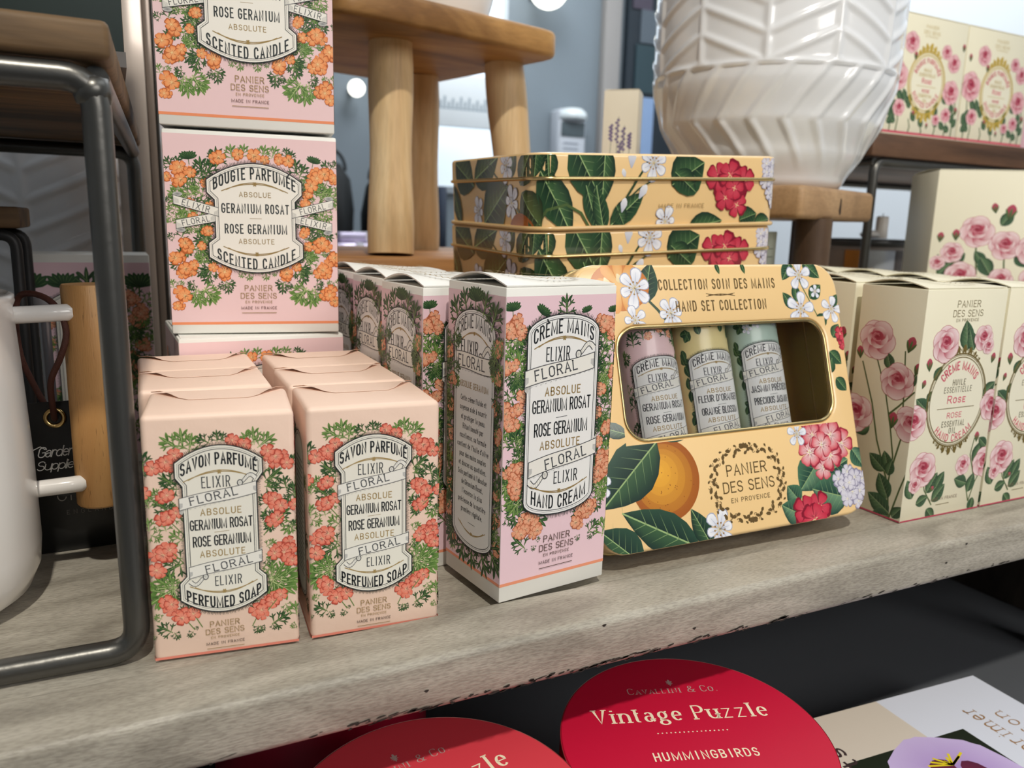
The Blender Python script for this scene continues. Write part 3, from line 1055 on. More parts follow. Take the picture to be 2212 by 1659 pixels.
# lower compartment of the shelf unit
unit_part(box('lower_shelf', (-.9, -.42, -.170), (1.9, .40, -.1505), mat('grey_laminate', '#5d6065', .28)))
unit_part(box('back_panel', (-.9, .30, -.1502), (1.9, .32, -.0185), mat('brown_black_back', '#332f2c', .5)))
unit_part(box('side_panel', (.640, .02, -.1502), (.665, .30, -.0185), mat_wood('dark_panel', '#3a342e', '#4a433b', '#5a5248', (8, 30, 8), .5, 700, .5)))
unit_part(box('corner_post', (.585, .0, -.1502), (.600, .05, -.0185), mat('grey_post', '#6a645d', .5)))
unit_part(box('base_panel', (-.9, .36, -.95), (1.9, .39, -.1705), mat('black_back', '#141414', .5)))
unit_part(box('rear_panel', (-.9, 1.20, -.95), (1.9, 1.24, -.0185), mat('black_back', '#141414', .5)))


# ---------------------------------------------------------------- carton helper
def fpos(W, D):
    """front face mapping, millimetres from its lower left corner"""
    return lambda u, v, h: (u / 1000 - W / 2, -D / 2 - h / 1000, v / 1000)


def lpos(W, D):
    """left face mapping, from the back edge to the front edge"""
    return lambda u, v, h: (-W / 2 - h / 1000, D / 2 - u / 1000, v / 1000)


def rpos(W, D):
    """right face mapping, from the front edge to the back edge"""
    return lambda u, v, h: (W / 2 + h / 1000, -D / 2 + u / 1000, v / 1000)


def tpos(W, D, H):
    return lambda u, v, h: (u / 1000 - W / 2, -D / 2 + v / 1000, H + h / 1000)


def rect(a, x0, y0, x1, y1, col):
    a.begin()
    a.poly([(x0, y0), (x1, y0), (x1, y1), (x0, y1)], col)
    a.end()


def bounds(W, H, m=.15):
    return [rregion(m, m, W - m, H - m)]


def flap(name, W, D, H, m, parent, lift=.0022, over=.0):
    """tuck-in lid: a sheet that bows up towards its left edge, with a folded front lip"""
    n = 10
    vs, fs = [], []
    for k, th in enumerate((0, .0006)):
        for i in range(n + 1):
            for j in range(n + 1):
                x, y = i / n, j / n
                z = H + .0002 + th + lift * math.sin(PI * y) * (1 - x) ** 1.5 + .0008 * math.sin(PI * y)
                vs.append(((x - .5) * (W - .0004), (y - .5) * (D - .0004), z))
    N = (n + 1) ** 2
    for i in range(n):
        for j in range(n):
            a, b, c, d = i * (n + 1) + j, (i + 1) * (n + 1) + j, (i + 1) * (n + 1) + j + 1, i * (n + 1) + j + 1
            fs.append((N + a, N + b, N + c, N + d))
            fs.append((a, d, c, b))
    edge = [i * (n + 1) for i in range(n + 1)] + [n * (n + 1) + j for j in range(1, n + 1)] + [i * (n + 1) + n for i in range(n - 1, -1, -1)] + [j for j in range(n - 1, 0, -1)]
    for p, q in zip(edge, edge[1:] + edge[:1]):
        fs.append((p, q, N + q, N + p))
    o = link(name, vs, fs, m, parent, smooth=True)
    o.data.set_sharp_from_angle(angle=.8)
    return o


# ---------------------------------------------------------------- soaps wrapped in paper
SW, SD, SH = .0526, .0422, .095


def soap_art():
    a = Art(3, bounds(52.6, 92))
    a.leafk = 1.22
    rect(a, .3, .9, 52.3, 1.9, C4('#e58a78'))
    r = random.Random(6)
    for k in range(16):                      # leaves between the blooms
        x = r.uniform(4, 11) if k % 2 else r.uniform(41, 48)
        y, an = r.uniform(24, 76), r.uniform(0, 6.28)
        a.gleaf(x, y, x + 4.2 * math.cos(an), y + 4.2 * math.sin(an), r.choice((0, 1)))
    for l in S_L:
        a.gleaf(*l)
    for x, y, R in S_C:
        a.line([(x, y), (x + (26 - x) * .25, y - 6)], .35, C4('#6d8a4a'))
        a.cluster(x, y, R * 1.08, PAL_SOAP, 2.75)
    return a


def soap_label():
    a = Art(5)
    c = 25.6
    top = [(c + 15.2 * math.sin(t), 71.4 + 11.6 * ((math.cos(t) - math.cos(1.18)) / (1 - math.cos(1.18))) * .5 + 5.8) for t in [0]]
    R = []
    for i in range(13):
        t = 1 - i / 6
        R.append((c + 15.2 * t, 77 + 6 * (1 - t * t)))
    pts = R + [(c - 15.2, 71.4), (c - 12.9, 68), (c - 12.9, 33.2), (c - 15.4, 30.6), (c - 15.4, 23.8)]
    for i in range(13):
        t = -1 + i / 6
        pts.append((c + 15.4 * t, 23.8 - 6.2 * (1 - t * t)))
    pts += [(c + 15.4, 30.6), (c + 12.9, 33.2), (c + 12.9, 68), (c + 15.2, 71.4)]
    pts = pts[::1]
    a.panel(pts, 1.2, .42)
    up = lambda u, v: (u, v + 5.2 * (1 - ((u - c) / 15) ** 2) - 2.6)
    dn = lambda u, v: (u, v - 5.2 * (1 - ((u - c) / 15) ** 2) + 2.6)
    a.text('SAVON PARFUMÉ', c, 75.4, 4.7, 26, bold=.13, col=INK, gap=.24, warp=up)
    a.flourish(c, 72.9, 25, 3.2, GOLD_L)
    a.text('ELIXIR', c - 1.3, 69.1, 4.4, 9.6, bold=.085, col=C4('#3d4246'), gw=.6, gap=.3, serif=.05)
    a.banner(11.4, 61.3, 38.4, 66.0, 4.6, 'r', 'FLORAL', 3.3, 16.5)
    a.text('ABSOLUE', c, 57.7, 2.7, 14, bold=.13, col=GOLD_L, gw=.8, gap=.4)
    a.text('GERANIUM ROSAT', c, 52.9, 4.1, 21.5, bold=.115, col=INK, gap=.16)
    a.line([(c - 2.6, 49.6), (c + 2.6, 49.8)], .18, GOLD_L)
    a.text('ROSE GERANIUM', c, 46.4, 4.2, 20, bold=.115, col=INK, gap=.16)
    a.text('ABSOLUTE', c, 41.4, 2.7, 15.6, bold=.13, col=GOLD_L, gw=.8, gap=.4)
    a.banner(13.6, 34.4, 39.6, 38.6, 4.5, 'l', 'FLORAL', 3.2, 16.5)
    a.text('ELIXIR', c + 1.6, 30.2, 3.9, 9.2, bold=.09, col=C4('#3d4246'), gw=.6, gap=.3, serif=.05)
    a.flourish(c, 25.9, 24, -3.2, GOLD_L)
    a.text('PERFUMED SOAP', c, 24.2, 4.6, 26, bold=.13, col=INK, gap=.24, warp=dn)
    maker_lines(a, 25.2, 13.0, 1.0, GOLD)
    return a


def maker_lines(a, c, v, k, gold=GOLD, made=True, mc=None):
    """the maker's name as printed under each label; k is a scale"""
    a.text('PANIER', c, v, 2.3 * k, 10.4 * k, bold=.10, col=gold, gw=.85, gap=.28, serif=.08)
    a.text('DES SENS', c, v - 3.1 * k, 2.3 * k, 13.6 * k, bold=.10, col=gold, gw=.85, gap=.28, serif=.08)
    a.text('EN PROVENCE', c, v - 5.6 * k, 1.0 * k, 10.2 * k, bold=.14, col=gold, gw=.9, gap=.5)
    if made:
        a.text('MADE IN FRANCE', c, v - 8.0 * k, 1.15 * k, 13.6 * k, bold=.13, col=mc or C4('#4b3a34'), gw=.9, gap=.4)
        a.line([(c - 6.7 * k, v - 10 * k), (c + 6.7 * k, v - 10 * k)], .22 * k, gold)


def soap_side():
    a = Art(8, bounds(42.2, 90))
    rect(a, .3, .9, 41.9, 1.9, C4('#e58a78'))
    for i in range(22):
        s = a.r.choice((0, 1))
        x = (6, 37)[s] + a.r.uniform(-4, 4)
        y = 8 + i * 3.5
        an = a.r.uniform(0, 6.28)
        a.gleaf(x, y, x + 6 * math.cos(an), y + 6 * math.sin(an), a.r.choice((0, 1, 1)))
        if i % 3 == 0:
            a.cluster((5, 38)[s], y, 4, PAL_SOAP, 2.2)
    pts = [(9 + 12.2 * (1 - math.cos(t)), 74 + 8 * math.sin(t)) for t in [PI - i * PI / 10 for i in range(11)]]
    pts = [(21.1 + 12 * math.cos(t), 72 + 9 * math.sin(t)) for t in [i * PI / 12 for i in range(13)]] + [(9.1, 18)] + [(21.1 + 12 * math.cos(t), 18 + 6 * math.sin(t)) for t in [PI + i * PI / 12 for i in range(1, 13)]]
    a.panel(pts, 1., .4)
    for i in range(22):
        y = 70 - i * 2.3
        a.begin()
        x = 12.5 + a.r.uniform(0, 2)
        while x < 29:
            w = a.r.uniform(.6, 2)
            a.line([(x, y), (x + w, y)], .7, C4('#8b8577'))
            x += w + .6
        a.end()
    return a


def make_soap():
    t = thing('soap_bar', 'x', 'soap')
    bm = bmesh.new()
    bm_box(bm, (-SW / 2, -SD / 2, 0), (SW / 2, SD / 2, SH), .0022, 4)
    # paper gathers a little at the top corners
    rq = random.Random(2)
    for v in bm.verts:
        if v.co.z > SH - .004:
            v.co.z += .0005 * math.sin(v.co.x * 260) * math.cos(v.co.y * 200) - .0002
    body = from_bm('wrapper', bm, M_PAPER, t, smooth=True, auto=.7)
    fr = soap_art().build('front_print', fpos(SW, SD), M_PRINTP)
    sd = soap_side().build('side_print', lpos(SW, SD), M_PRINTP)
    rt = soap_side().build('right_print', rpos(SW, SD), M_PRINTP)
    merge(body, fr, sd, rt)
    lb = soap_label().build('label', fpos(SW, SD), M_PRINTP, t, base=.36)
    # folded end flap of the wrapper on top: slits open at both ends
    n = 14
    hw, hd = SW / 2 - .0006, SD / 2 - .001
    vs, fs = [], []
    prof = []
    for i in range(n + 1):
        x = -hw + 2 * hw * i / n
        q = abs(x) / hw
        yf = .16 * hd + max(0, q - .46) / .54 * .84 * hd
        prof.append((x, yf, q))
    for k, th in enumerate((.0, .00012)):
        for x, yf, q in prof:
            for j in range(5):
                y = yf + (hd - yf) * j / 4
                lift = .0015 * (1 - j / 4) * math.exp(-((q - .80) / .15) ** 2) + .00006
                vs.append((x, y, SH - .0001 + lift + th))
    N = (n + 1) * 5
    for i in range(n):
        for j in range(4):
            a, b, c, d = i * 5 + j, (i + 1) * 5 + j, (i + 1) * 5 + j + 1, i * 5 + j + 1
            fs += [(N + a, N + b, N + c, N + d), (a, d, c, b)]
    for i in range(n):
        fs.append((i * 5, (i + 1) * 5, N + (i + 1) * 5, N + i * 5))
    o = link('end_flap', vs, fs, M_PAPER, t, smooth=True)
    o.data.set_sharp_from_angle(angle=.8)
    return t


soap0 = make_soap()


def place_soap(x, y, rz, label, first=[True]):
    """x, y: front lower left corner"""
    c, s = math.cos(rz), math.sin(rz)
    loc = (x + c * SW / 2 - s * SD / 2, y + s * SW / 2 + c * SD / 2, 0)
    if first[0]:
        first[0] = False
        soap0.location, soap0.rotation_euler = loc, (0, 0, rz)
        soap0['label'], soap0['group'] = label, 'paper wrapped soaps'
        return soap0
    return dup(soap0, loc, rz, label, 'paper wrapped soaps')


place_soap(-.0419, .0107, -.1187, 'peach paper wrapped soap at front left, standing beside the steel riser leg')
place_soap(.0148, .0046, -.0675, 'peach paper wrapped soap at front right, standing next to the hand cream boxes')
place_soap(-.0412, .0570, -.03, 'peach wrapped soap in the middle of the left row')
place_soap(.0168, .0490, -.02, 'peach wrapped soap in the middle of the right row')
place_soap(-.0398, .1010, -.015, 'peach wrapped soap at the back of the left row, touching the candle boxes')
place_soap(.0190, .0935, -.01, 'peach wrapped soap at the back of the right row, beside the candle boxes')

# ---------------------------------------------------------------- candle boxes
KW, KD, KH = .0851, .0851, .1041


def candle_art():
    a = Art(11, bounds(85.1, 104.1))
    a.leafk = 1.0
    rect(a, .2, 5.0, 84.9, 100.9, C4('#efced0'))
    rect(a, .2, 4.7, 84.9, 6.1, C4('#ef9468'))
    r = random.Random(5)
    for k in range(80):                      # dense leaves behind the flowers
        s = r.choice((0, 1))
        x, y = (r.uniform(6, 19), r.uniform(68, 86))[0], r.uniform(34, 82)
        x = x if s == 0 else 86.6 - x
        an = r.uniform(0, 6.28)
        a.gleaf(x, y, x + 7 * math.cos(an), y + 7 * math.sin(an), r.choice((0, 1)))
    for l in K_L:
        a.gleaf(*l)
    for x, y, R in K_C:
        a.cluster(x, y, R * 1.05, PAL_CANDLE, 3.4 if R > 3.2 else 2.6)
    return a


def candle_label():
    a = Art(12)
    c = 43.4
    pts = [(c + 23.6 * (1 - i / 7), 79 + 8.8 * (1 - (1 - i / 7) ** 2)) for i in range(15)]
    pts += [(c - 23.6, 72.6), (c - 20, 69), (c - 20, 50), (c - 23.6, 47.2), (c - 23.6, 39.8)]
    pts += [(c - 23.6 + 47.2 * i / 14, 39.8 - 7.8 * (1 - (1 - i / 7) ** 2)) for i in range(15)]
    pts += [(c + 23.6, 47.2), (c + 20, 50), (c + 20, 69), (c + 23.6, 72.6)]
    a.panel(pts, 1.6, .5, (*lin('#f3efe6'), 1))
    up = lambda u, v: (u, v + 7 * (1 - ((u - c) / 22) ** 2) - 3.5)
    dn = lambda u, v: (u, v - 7 * (1 - ((u - c) / 22) ** 2) + 3.5)
    g = C4('#363b3c')
    a.text('BOUGIE PARFUMÉE', c, 79.3, 6.0, 40, bold=.13, col=g, gap=.3, warp=up)
    a.flourish(c, 77.4, 33, 3.9)
    a.text('ABSOLUE', c, 72.1, 2.7, 15.5, bold=.13, col=GOLD, gw=.8, gap=.4)
    a.text('GERANIUM ROSAT', c, 65, 5.0, 33, bold=.125, col=g, gap=.3)
    a.line([(c - 3, 60), (c + 3, 60)], .2, GOLD)
    a.text('ROSE GERANIUM', c, 54.6, 5.0, 30.5, bold=.125, col=g, gap=.3)
    a.text('ABSOLUTE', c, 48.2, 2.7, 17.5, bold=.13, col=GOLD, gw=.8, gap=.4)
    a.flourish(c, 41.6, 33, -3.9)
    a.text('SCENTED CANDLE', c, 40.0, 5.8, 38.5, bold=.13, col=g, gap=.34, warp=dn)
    for s in (-1, 1):                        # side ribbons, lower one first
        for (x0, y0, x1, y1, tx) in ((23.5, 60.2, 4.6, 56.2, 'FLORAL' if s < 0 else 'ELIXIR'), (25.2, 62.8, 3.8, 68.6, 'ELIXIR' if s < 0 else 'FLORAL')):
            p, q = (43.4 + s * (43.4 - x0), y0), (43.4 + s * (43.4 - x1), y1)
            l, rgt = (p, q) if p[0] < q[0] else (q, p)
            h = 4.4
            d = (rgt[0] - l[0], rgt[1] - l[1])
            a.begin()
            qd = [(l[0], l[1] - h / 2), (rgt[0], rgt[1] - h / 2), (rgt[0], rgt[1] + h / 2), (l[0], l[1] + h / 2)]
            e = q
            sg = 1 if y1 > y0 else -1
            a.fan((e[0] - s * 2.2, e[1] + sg * h * .62), [(e[0] - s * 2.2 + 2.3 * math.cos(t), e[1] + sg * h * .62 + 1.1 * math.sin(t)) for t in [i * .6 for i in range(11)]], C4('#7d7e80'), C4('#c9c8c4'))
            a.poly(qd, C4('#f0ede4'))
            a.line(qd, .3, C4('#44484c'), closed=True)
            for k in range(8):
                a.line([(e[0] - s * k * .35, e[1] - h * .42), (e[0] - s * k * .35, e[1] + h * (.3 - .04 * k))], .12, C4('#9c9c9a'))
                a.line([(p[0] + s * k * .3, p[1] - h * .42), (p[0] + s * k * .3, p[1] + h * (.3 - .04 * k))], .12, C4('#9c9c9a'))
            a.end()
            a.text(tx, (l[0] + rgt[0]) / 2, (l[1] + rgt[1]) / 2, 3.1, 13.2, bold=.11, col=C4('#45494d'), gw=.62, gap=.3, serif=.06, rot=math.atan2(d[1], d[0]))
    maker_lines(a, c + .2, 24.0, 1.32, GOLD, True, C4('#6b4a44'))
    return a


def candle_side():
    a = Art(14, bounds(85.1, 104.1))
    rect(a, .2, 5.0, 84.9, 100.9, C4('#efced0'))
    rect(a, .2, 4.7, 84.9, 6.1, C4('#ef9468'))
    for k in range(40):
        x, y, an = a.r.uniform(8, 77), a.r.uniform(18, 86), a.r.uniform(0, 6.3)
        a.gleaf(x, y, x + 9 * math.cos(an), y + 9 * math.sin(an), a.r.choice((0, 1)))
        if k % 3 == 0:
            a.cluster(x, y, 5, PAL_CANDLE, 2.8)
    return a


def make_candle():
    t = thing('candle_box', 'x', 'candle box')
    bm = bmesh.new()
    bm_box(bm, (-KW / 2, -KD / 2, 0), (KW / 2, KD / 2, KH - .0012), .0008, 2)
    body = from_bm('carton', bm, M_CARTON, t, smooth=True, auto=.6)
    p = candle_art().build('p', fpos(KW, KD), M_PRINT)
    q = candle_side().build('q', lpos(KW, KD), M_PRINT)
    merge(body, p, q, candle_side().build('r', rpos(KW, KD), M_PRINT))
    candle_label().build('label', fpos(KW, KD), M_PRINT, t, base=.42)
    flap('lid_flap', KW - .002, KD - .002, KH - .0018, M_CARTON, t, .0003)
    return t


candle0 = make_candle()


def corner(x, y, rz, W_, D_, z=0):
    c, s = math.cos(rz), math.sin(rz)
    return (x + c * W_ / 2 - s * D_ / 2, y + s * W_ / 2 + c * D_ / 2, z)


candle0.location = corner(-.0197, .1445, .02, KW, KD)
candle0.rotation_euler = (0, 0, .02)
candle0['label'], candle0['group'] = 'pink floral candle box at the bottom of the stack, mostly hidden behind the soaps', 'stacked candle boxes'
dup(candle0, corner(-.0215, .1575, -.1554, KW, KD, KH), -.1554, 'pink floral candle box in the middle of the stack, its whole label in view', 'stacked candle boxes')
dup(candle0, corner(-.0225, .1565, -.16, KW, KD, KH * 2 + .0006), -.16, 'topmost pink floral candle box of the stack, cut off by the top of the picture', 'stacked candle boxes')

# ---------------------------------------------------------------- hand cream boxes
CW, CD, CH = .0575, .0476, .1366
PARA = ['Cette crème fluide et', 'soyeuse aide à nourrir', 'et protéger la peau.', 'Rituel beauté par', 'excellence, sa formule', "contient de l'huile d'olive", 'pour des mains souples', 'et douces au quotidien.', "Soin parfumé à l'absolue", 'de Géranium Rosat,', "l'essence la plus", 'précieuse de la matière', 'première végétale.']


def cream_bg(a, Wm):
    rect(a, .15, 7.4, Wm - .15, 132, C4('#f0cfd8'))
    rect(a, .15, 7.2, Wm - .15, 8.6, C4('#ee9a78'))


def arch_panel(c, hw, vt, vs, vb, vl):
    pts = [(c + hw * math.cos(t), vs + (vt - vs) * math.sin(t)) for t in [i * PI / 14 for i in range(15)]]
    pts += [(c + hw * math.cos(t), vb + (vb - vl) * math.sin(t)) for t in [PI + i * PI / 14 for i in range(15)]]
    return pts


def cream_front():
    a = Art(21, bounds(57.5, 136.6))
    cream_bg(a, 57.5)
    r = random.Random(9)
    for k in range(120):
        s = k % 2
        x = r.uniform(1, 11) if s == 0 else r.uniform(48, 57)
        y = r.uniform(38, 116)
        an = r.uniform(0, 6.28)
        l = r.uniform(5, 8)
        a.gleaf(x, y, x + l * math.cos(an), y + l * math.sin(an), r.choice((0, 0, 1)))
    for l in C_L:
        a.gleaf(*l)
    for x, y, R in C_C:
        a.cluster(x, y, R * 1.05, PAL_CREAM, 2.9 if R > 3 else 2.3)
    return a


def cream_label(line1='GERANIUM ROSAT', line2='ROSE GERANIUM', short=False):
    a = Art(22)
    c = 29.6
    a.panel(arch_panel(c, 18.8, 124.2, 116, 43.5, 36), 1.7, .5, PAPERW)
    up = lambda u, v: (u, v + 5.2 * (1 - ((u - c) / 17) ** 2) - 2.6)
    dn = lambda u, v: (u, v - 5.2 * (1 - ((u - c) / 17) ** 2) + 2.6)
    a.text('CRÈME MAINS', c, 116.6, 6.2, 31, bold=.115, gap=.24, warp=up)
    a.flourish(c, 114, 31, 4)
    a.text('ELIXIR', c - 3, 107.4, 6.2, 12, bold=.085, col=C4('#33383c'), gw=.6, gap=.3, serif=.05)
    a.banner(9.9, 97.5, 46.2, 103.4, 7.0, 'r', 'FLORAL', 4.9, 22)
    a.text('ABSOLUE', c + .2, 91.4, 3.9, 18.5, bold=.13, col=GOLD, gw=.8, gap=.4)
    a.text(line1, c, 85.2, 5.8, 30.5, bold=.105, gap=.16)
    a.line([(c - 3, 79.6), (c + 3, 79.9)], .25, INK)
    a.text(line2, c, 75, 6.0, 28, bold=.105, gap=.16)
    a.text('ABSOLUTE', c - .3, 67.9, 3.9, 21, bold=.13, col=GOLD, gw=.8, gap=.4)
    a.banner(13.0, 57.8, 49.4, 64.4, 7.0, 'l', 'FLORAL', 4.9, 22)
    a.text('ELIXIR', c + 3.4, 52.6, 5.6, 12.4, bold=.09, col=C4('#33383c'), gw=.6, gap=.3, serif=.05)
    a.flourish(c, 46.4, 31, -4)
    a.text('HAND CREAM', c, 44.2, 6.2, 29, bold=.115, gap=.26, warp=dn)
    if not short:
        maker_lines(a, c, 25.2, 1.36, C4('#4a3320'), True, C4('#4a3a3a'))
    return a


def cream_side():
    a = Art(23, bounds(47.6, 136.6))
    cream_bg(a, 47.6)
    r = random.Random(19)
    for k in range(110):
        s = k % 2
        x = r.uniform(2, 7) if s == 0 else r.uniform(41, 46)
        y = 17 + (k / 110) * 98
        an = r.uniform(0, 6.28)
        a.gleaf(x, y, x + 6 * math.cos(an), y + 6 * math.sin(an), r.choice((0, 0, 1)))
        if k % 7 == 0:
            a.cluster(x, y, 4.2, PAL_CREAM, 2.3)
    a.gleaf(24, 124, 24, 134, 2)
    for x0, y0, x1, y1 in ((10, 117, 6, 127), (38, 117, 42, 127), (17, 122, 14, 131), (31, 122, 34, 131), (24, 19, 24, 9), (18, 20, 14, 10), (31, 20, 36, 10), (38, 24, 46, 14), (10, 24, 3, 15)):
        a.gleaf(x0, y0, x1, y1, 0)
    return a


def cream_side_label():
    a = Art(24)
    c = 24
    a.panel(arch_panel(c, 17, 124.6, 115, 24, 16.5), 1.5, .5, PAPERW)
    up = lambda u, v: (u, v + 5.8 * (1 - ((u - c) / 15) ** 2) - 2.9)
    dk = C4('#33383c')
    a.text('CRÈME MAINS', c, 116.6, 6, 27, bold=.1, gap=.22, col=dk, warp=up)
    a.flourish(c, 114.2, 25, 4.5, GOLD)
    a.text('ELIXIR', c - 4, 107.6, 6.6, 14, bold=.10, col=dk, gw=.6, gap=.25, serif=.05)
    a.banner(8.6, 101.4, 38.5, 101.4, 7.2, 'r', 'FLORAL', 5.2, 22)
    a.text('ABSOLUE GERANIUM', c, 91.2, 2.9, 24, bold=.12, col=GOLD, gw=.7, gap=.35)
    for i, tx in enumerate(PARA):
        w = 1.02 * len(tx)
        a.text(tx, c, 84.9 - i * 4.28, 2.55, min(w, 26.5), bold=.115, col=C4('#33343a'), gw=.62, gap=.26)
    a.line([(c - 3, 28.2), (c + 3, 28.2)], .2, dk)
    a.flourish(c, 23.5, 24, -4, GOLD_L)
    return a


def medal(W_, D_, col):
    """round gold crest printed on the lid"""
    a = Art(30)
    cx, cy = W_ * 500, D_ * 500
    for k in range(40):
        t = k * 2 * PI / 40
        rx, ry = W_ * 330, D_ * 330
        a.line([(cx + rx * math.cos(t), cy + ry * math.sin(t)), (cx + rx * 1.16 * math.cos(t + .1), cy + ry * 1.16 * math.sin(t + .1)), (cx + rx * math.cos(t + .2), cy + ry * math.sin(t + .2))], .5, col)
    a.text('PANIER', cx, cy + 3.2, 3.4, 16, bold=.1, col=col, gw=.85, gap=.3, serif=.08)
    a.text('DES SENS', cx, cy - 2, 3.4, 21, bold=.1, col=col, gw=.85, gap=.3, serif=.08)
    a.text('EN PROVENCE', cx, cy - 5.6, 1.4, 15, bold=.13, col=col, gw=.9, gap=.5)
    return a


def lid_map(W_, D_, H_, lift=.0022):
    def f(u, v, h):
        x, y = u / 1000 / W_, v / 1000 / D_
        z = H_ + .0008 + lift * math.sin(PI * y) * max(0, 1 - x) ** 1.5 + .0008 * math.sin(PI * y)
        return (u / 1000 - W_ / 2, -D_ / 2 + v / 1000, z + h / 1000)
    return f


def make_cream():
    t = thing('hand_cream_box', 'x', 'hand cream box')
    bm = bmesh.new()
    bm_box(bm, (-CW / 2, -CD / 2, 0), (CW / 2, CD / 2, CH - .001), .0006, 2)
    body = from_bm('carton', bm, M_CARTON, t, smooth=True, auto=.6)
    p = cream_front().build('p', fpos(CW, CD), M_PRINT)
    q = cream_side().build('q', lpos(CW, CD), M_PRINT)
    merge(body, p, q, cream_side().build('r', rpos(CW, CD), M_PRINT))
    cream_label().build('label', fpos(CW, CD), M_PRINT, t, base=.46)
    cream_side_label().build('side_label', lpos(CW, CD), M_PRINT, t, base=.46)
    fl = flap('lid_flap', CW - .001, CD - .001, CH - .001, M_CARTON, t, .0035)
    mk = medal(CW, CD, GOLD).build('m', lid_map(CW, CD, CH, .0035), M_PRINT)
    merge(fl, mk)
    return t


cream0 = make_cream()
cream0.location = corner(.0934, -.0033, .1247, CW, CD, .0041)
cream0.rotation_euler = (0, 0, .1247)
cream0['label'], cream0['group'] = 'pink hand cream box at the front, resting on the edge of the shelf', 'pink hand cream boxes'
for x, y, rz, lb in ((.0775, .050, .10, 'pink hand cream box second from the front, just behind the foremost one'), (.0767, .103, .09, 'pink hand cream box third from the front, its left side in shade'),
                     (.0752, .156, .07, 'rearmost pink hand cream box, its dark side right beside the candle stack')):
    dup(cream0, corner(x, y, rz, CW, CD), rz, lb, 'pink hand cream boxes')

# wide box of the same range standing under the riser
t = thing('gift_box', 'wide pink floral box standing in shade under the steel riser', 'gift box', (-.0630, .312, 0), 0)
bm = bmesh.new()
bm_box(bm, (-.037, -.024, 0), (.037, .024, .139), .0006, 2)
body = from_bm('carton', bm, M_CARTON, t, smooth=True, auto=.6)
a = Art(33, bounds(74, 139))
rect(a, .2, 6, 73.8, 134, C4('#f0cfd8'))
rr = random.Random(3)
for k in range(90):
    x = rr.uniform(2, 16) if k % 2 else rr.uniform(58, 72)
    y, an = rr.uniform(20, 112), rr.uniform(0, 6.28)
    a.gleaf(x, y, x + 8 * math.cos(an), y + 8 * math.sin(an), rr.choice((0, 0, 1)))
    if k % 5 == 0:
        a.cluster(x, y, 6, PAL_CREAM, 3)
for x in (6, 24, 37, 50, 67):
    a.gleaf(x, 112, x, 127, 2 if x != 37 else 0)
p = a.build('p', fpos(.074, .048), M_PRINT)
merge(body, p)
a = Art(34)
c = 37
pts = [(c + 22 * (1 - i / 7), 110 + 8 * (1 - (1 - i / 7) ** 2)) for i in range(15)] + [(c - 22, 102), (c - 19, 98), (c - 19, 30), (c - 22, 26)] + [(c - 22 + 44 * i / 14, 20 - 6 * (1 - (1 - i / 7) ** 2)) for i in range(15)] + [(c + 22, 26), (c + 19, 30), (c + 19, 98), (c + 22, 102)]
a.panel(pts, 1.6, .5)
a.build('label', fpos(.074, .048), M_PRINT, t, base=.42)

# ---------------------------------------------------------------- gift tins
TW, TH, TD = .1831, .149, .0445       # width, height, thickness
TR = .016


def rrect(w, h, r, n=8, cx=0., cy=0.):
    """rounded rectangle outline, counter-clockwise from the right side"""
    out = []
    for sx, sy, a0 in ((1, 1, 0), (-1, 1, 90), (-1, -1, 180), (1, -1, 270)):
        for i in range(n + 1):
            a = math.radians(a0 + 90 * i / n)
            out.append((cx + sx * (w / 2 - r) + r * math.cos(a), cy + sy * (h / 2 - r) + r * math.sin(a)))
    return out


def loft(rings, closed_first=False, closed_last=False):
    vs, fs = [], []
    n = len(rings[0])
    for r in rings:
        vs += r
    for j in range(len(rings) - 1):
        for k in range(n):
            k2 = (k + 1) % n
            fs.append((j * n + k, j * n + k2, (j + 1) * n + k2, (j + 1) * n + k))
    if closed_first:
        fs.append(tuple(reversed(range(n))))
    if closed_last:
        fs.append(tuple((len(rings) - 1) * n + k for k in range(n)))
    return vs, fs


def ring3(w, h, r, y, cx=0., cz=TH / 2):
    return [(x, y, z) for x, z in rrect(w, h, r, 8, cx, cz)]


WIN = (23.6, 168.0, 55.6, 115.6)      # window in millimetres: left, right, bottom, top
WC = ((WIN[0] + WIN[1]) / 2000 - TW / 2, (WIN[2] + WIN[3]) / 2000)
WW, WH = (WIN[1] - WIN[0]) / 1000, (WIN[3] - WIN[2]) / 1000


def tin_regions():
    o = [(x * 1000 + 91.55, z * 1000) for x, z in rrect(TW - .0012, TH - .0012, TR - .0006, 8, 0, TH / 2)]
    a, b, lo, hi = WIN[0] - 1.4, WIN[1] + 1.4, WIN[2] - 1.4, WIN[3] + 1.4
    out = []
    for x0, y0, x1, y1 in ((0, 0, a, 150), (b, 0, 184, 150), (a, 0, b, lo), (a, hi, b, 150)):
        q = cut_convex(o, [(x0, y0), (x1, y0), (x1, y1), (x0, y1)])
        out.append(region(q))
    return out


def geranium(a, x, y, R, pal, fr):
    a.cluster(x, y, R, pal, fr)


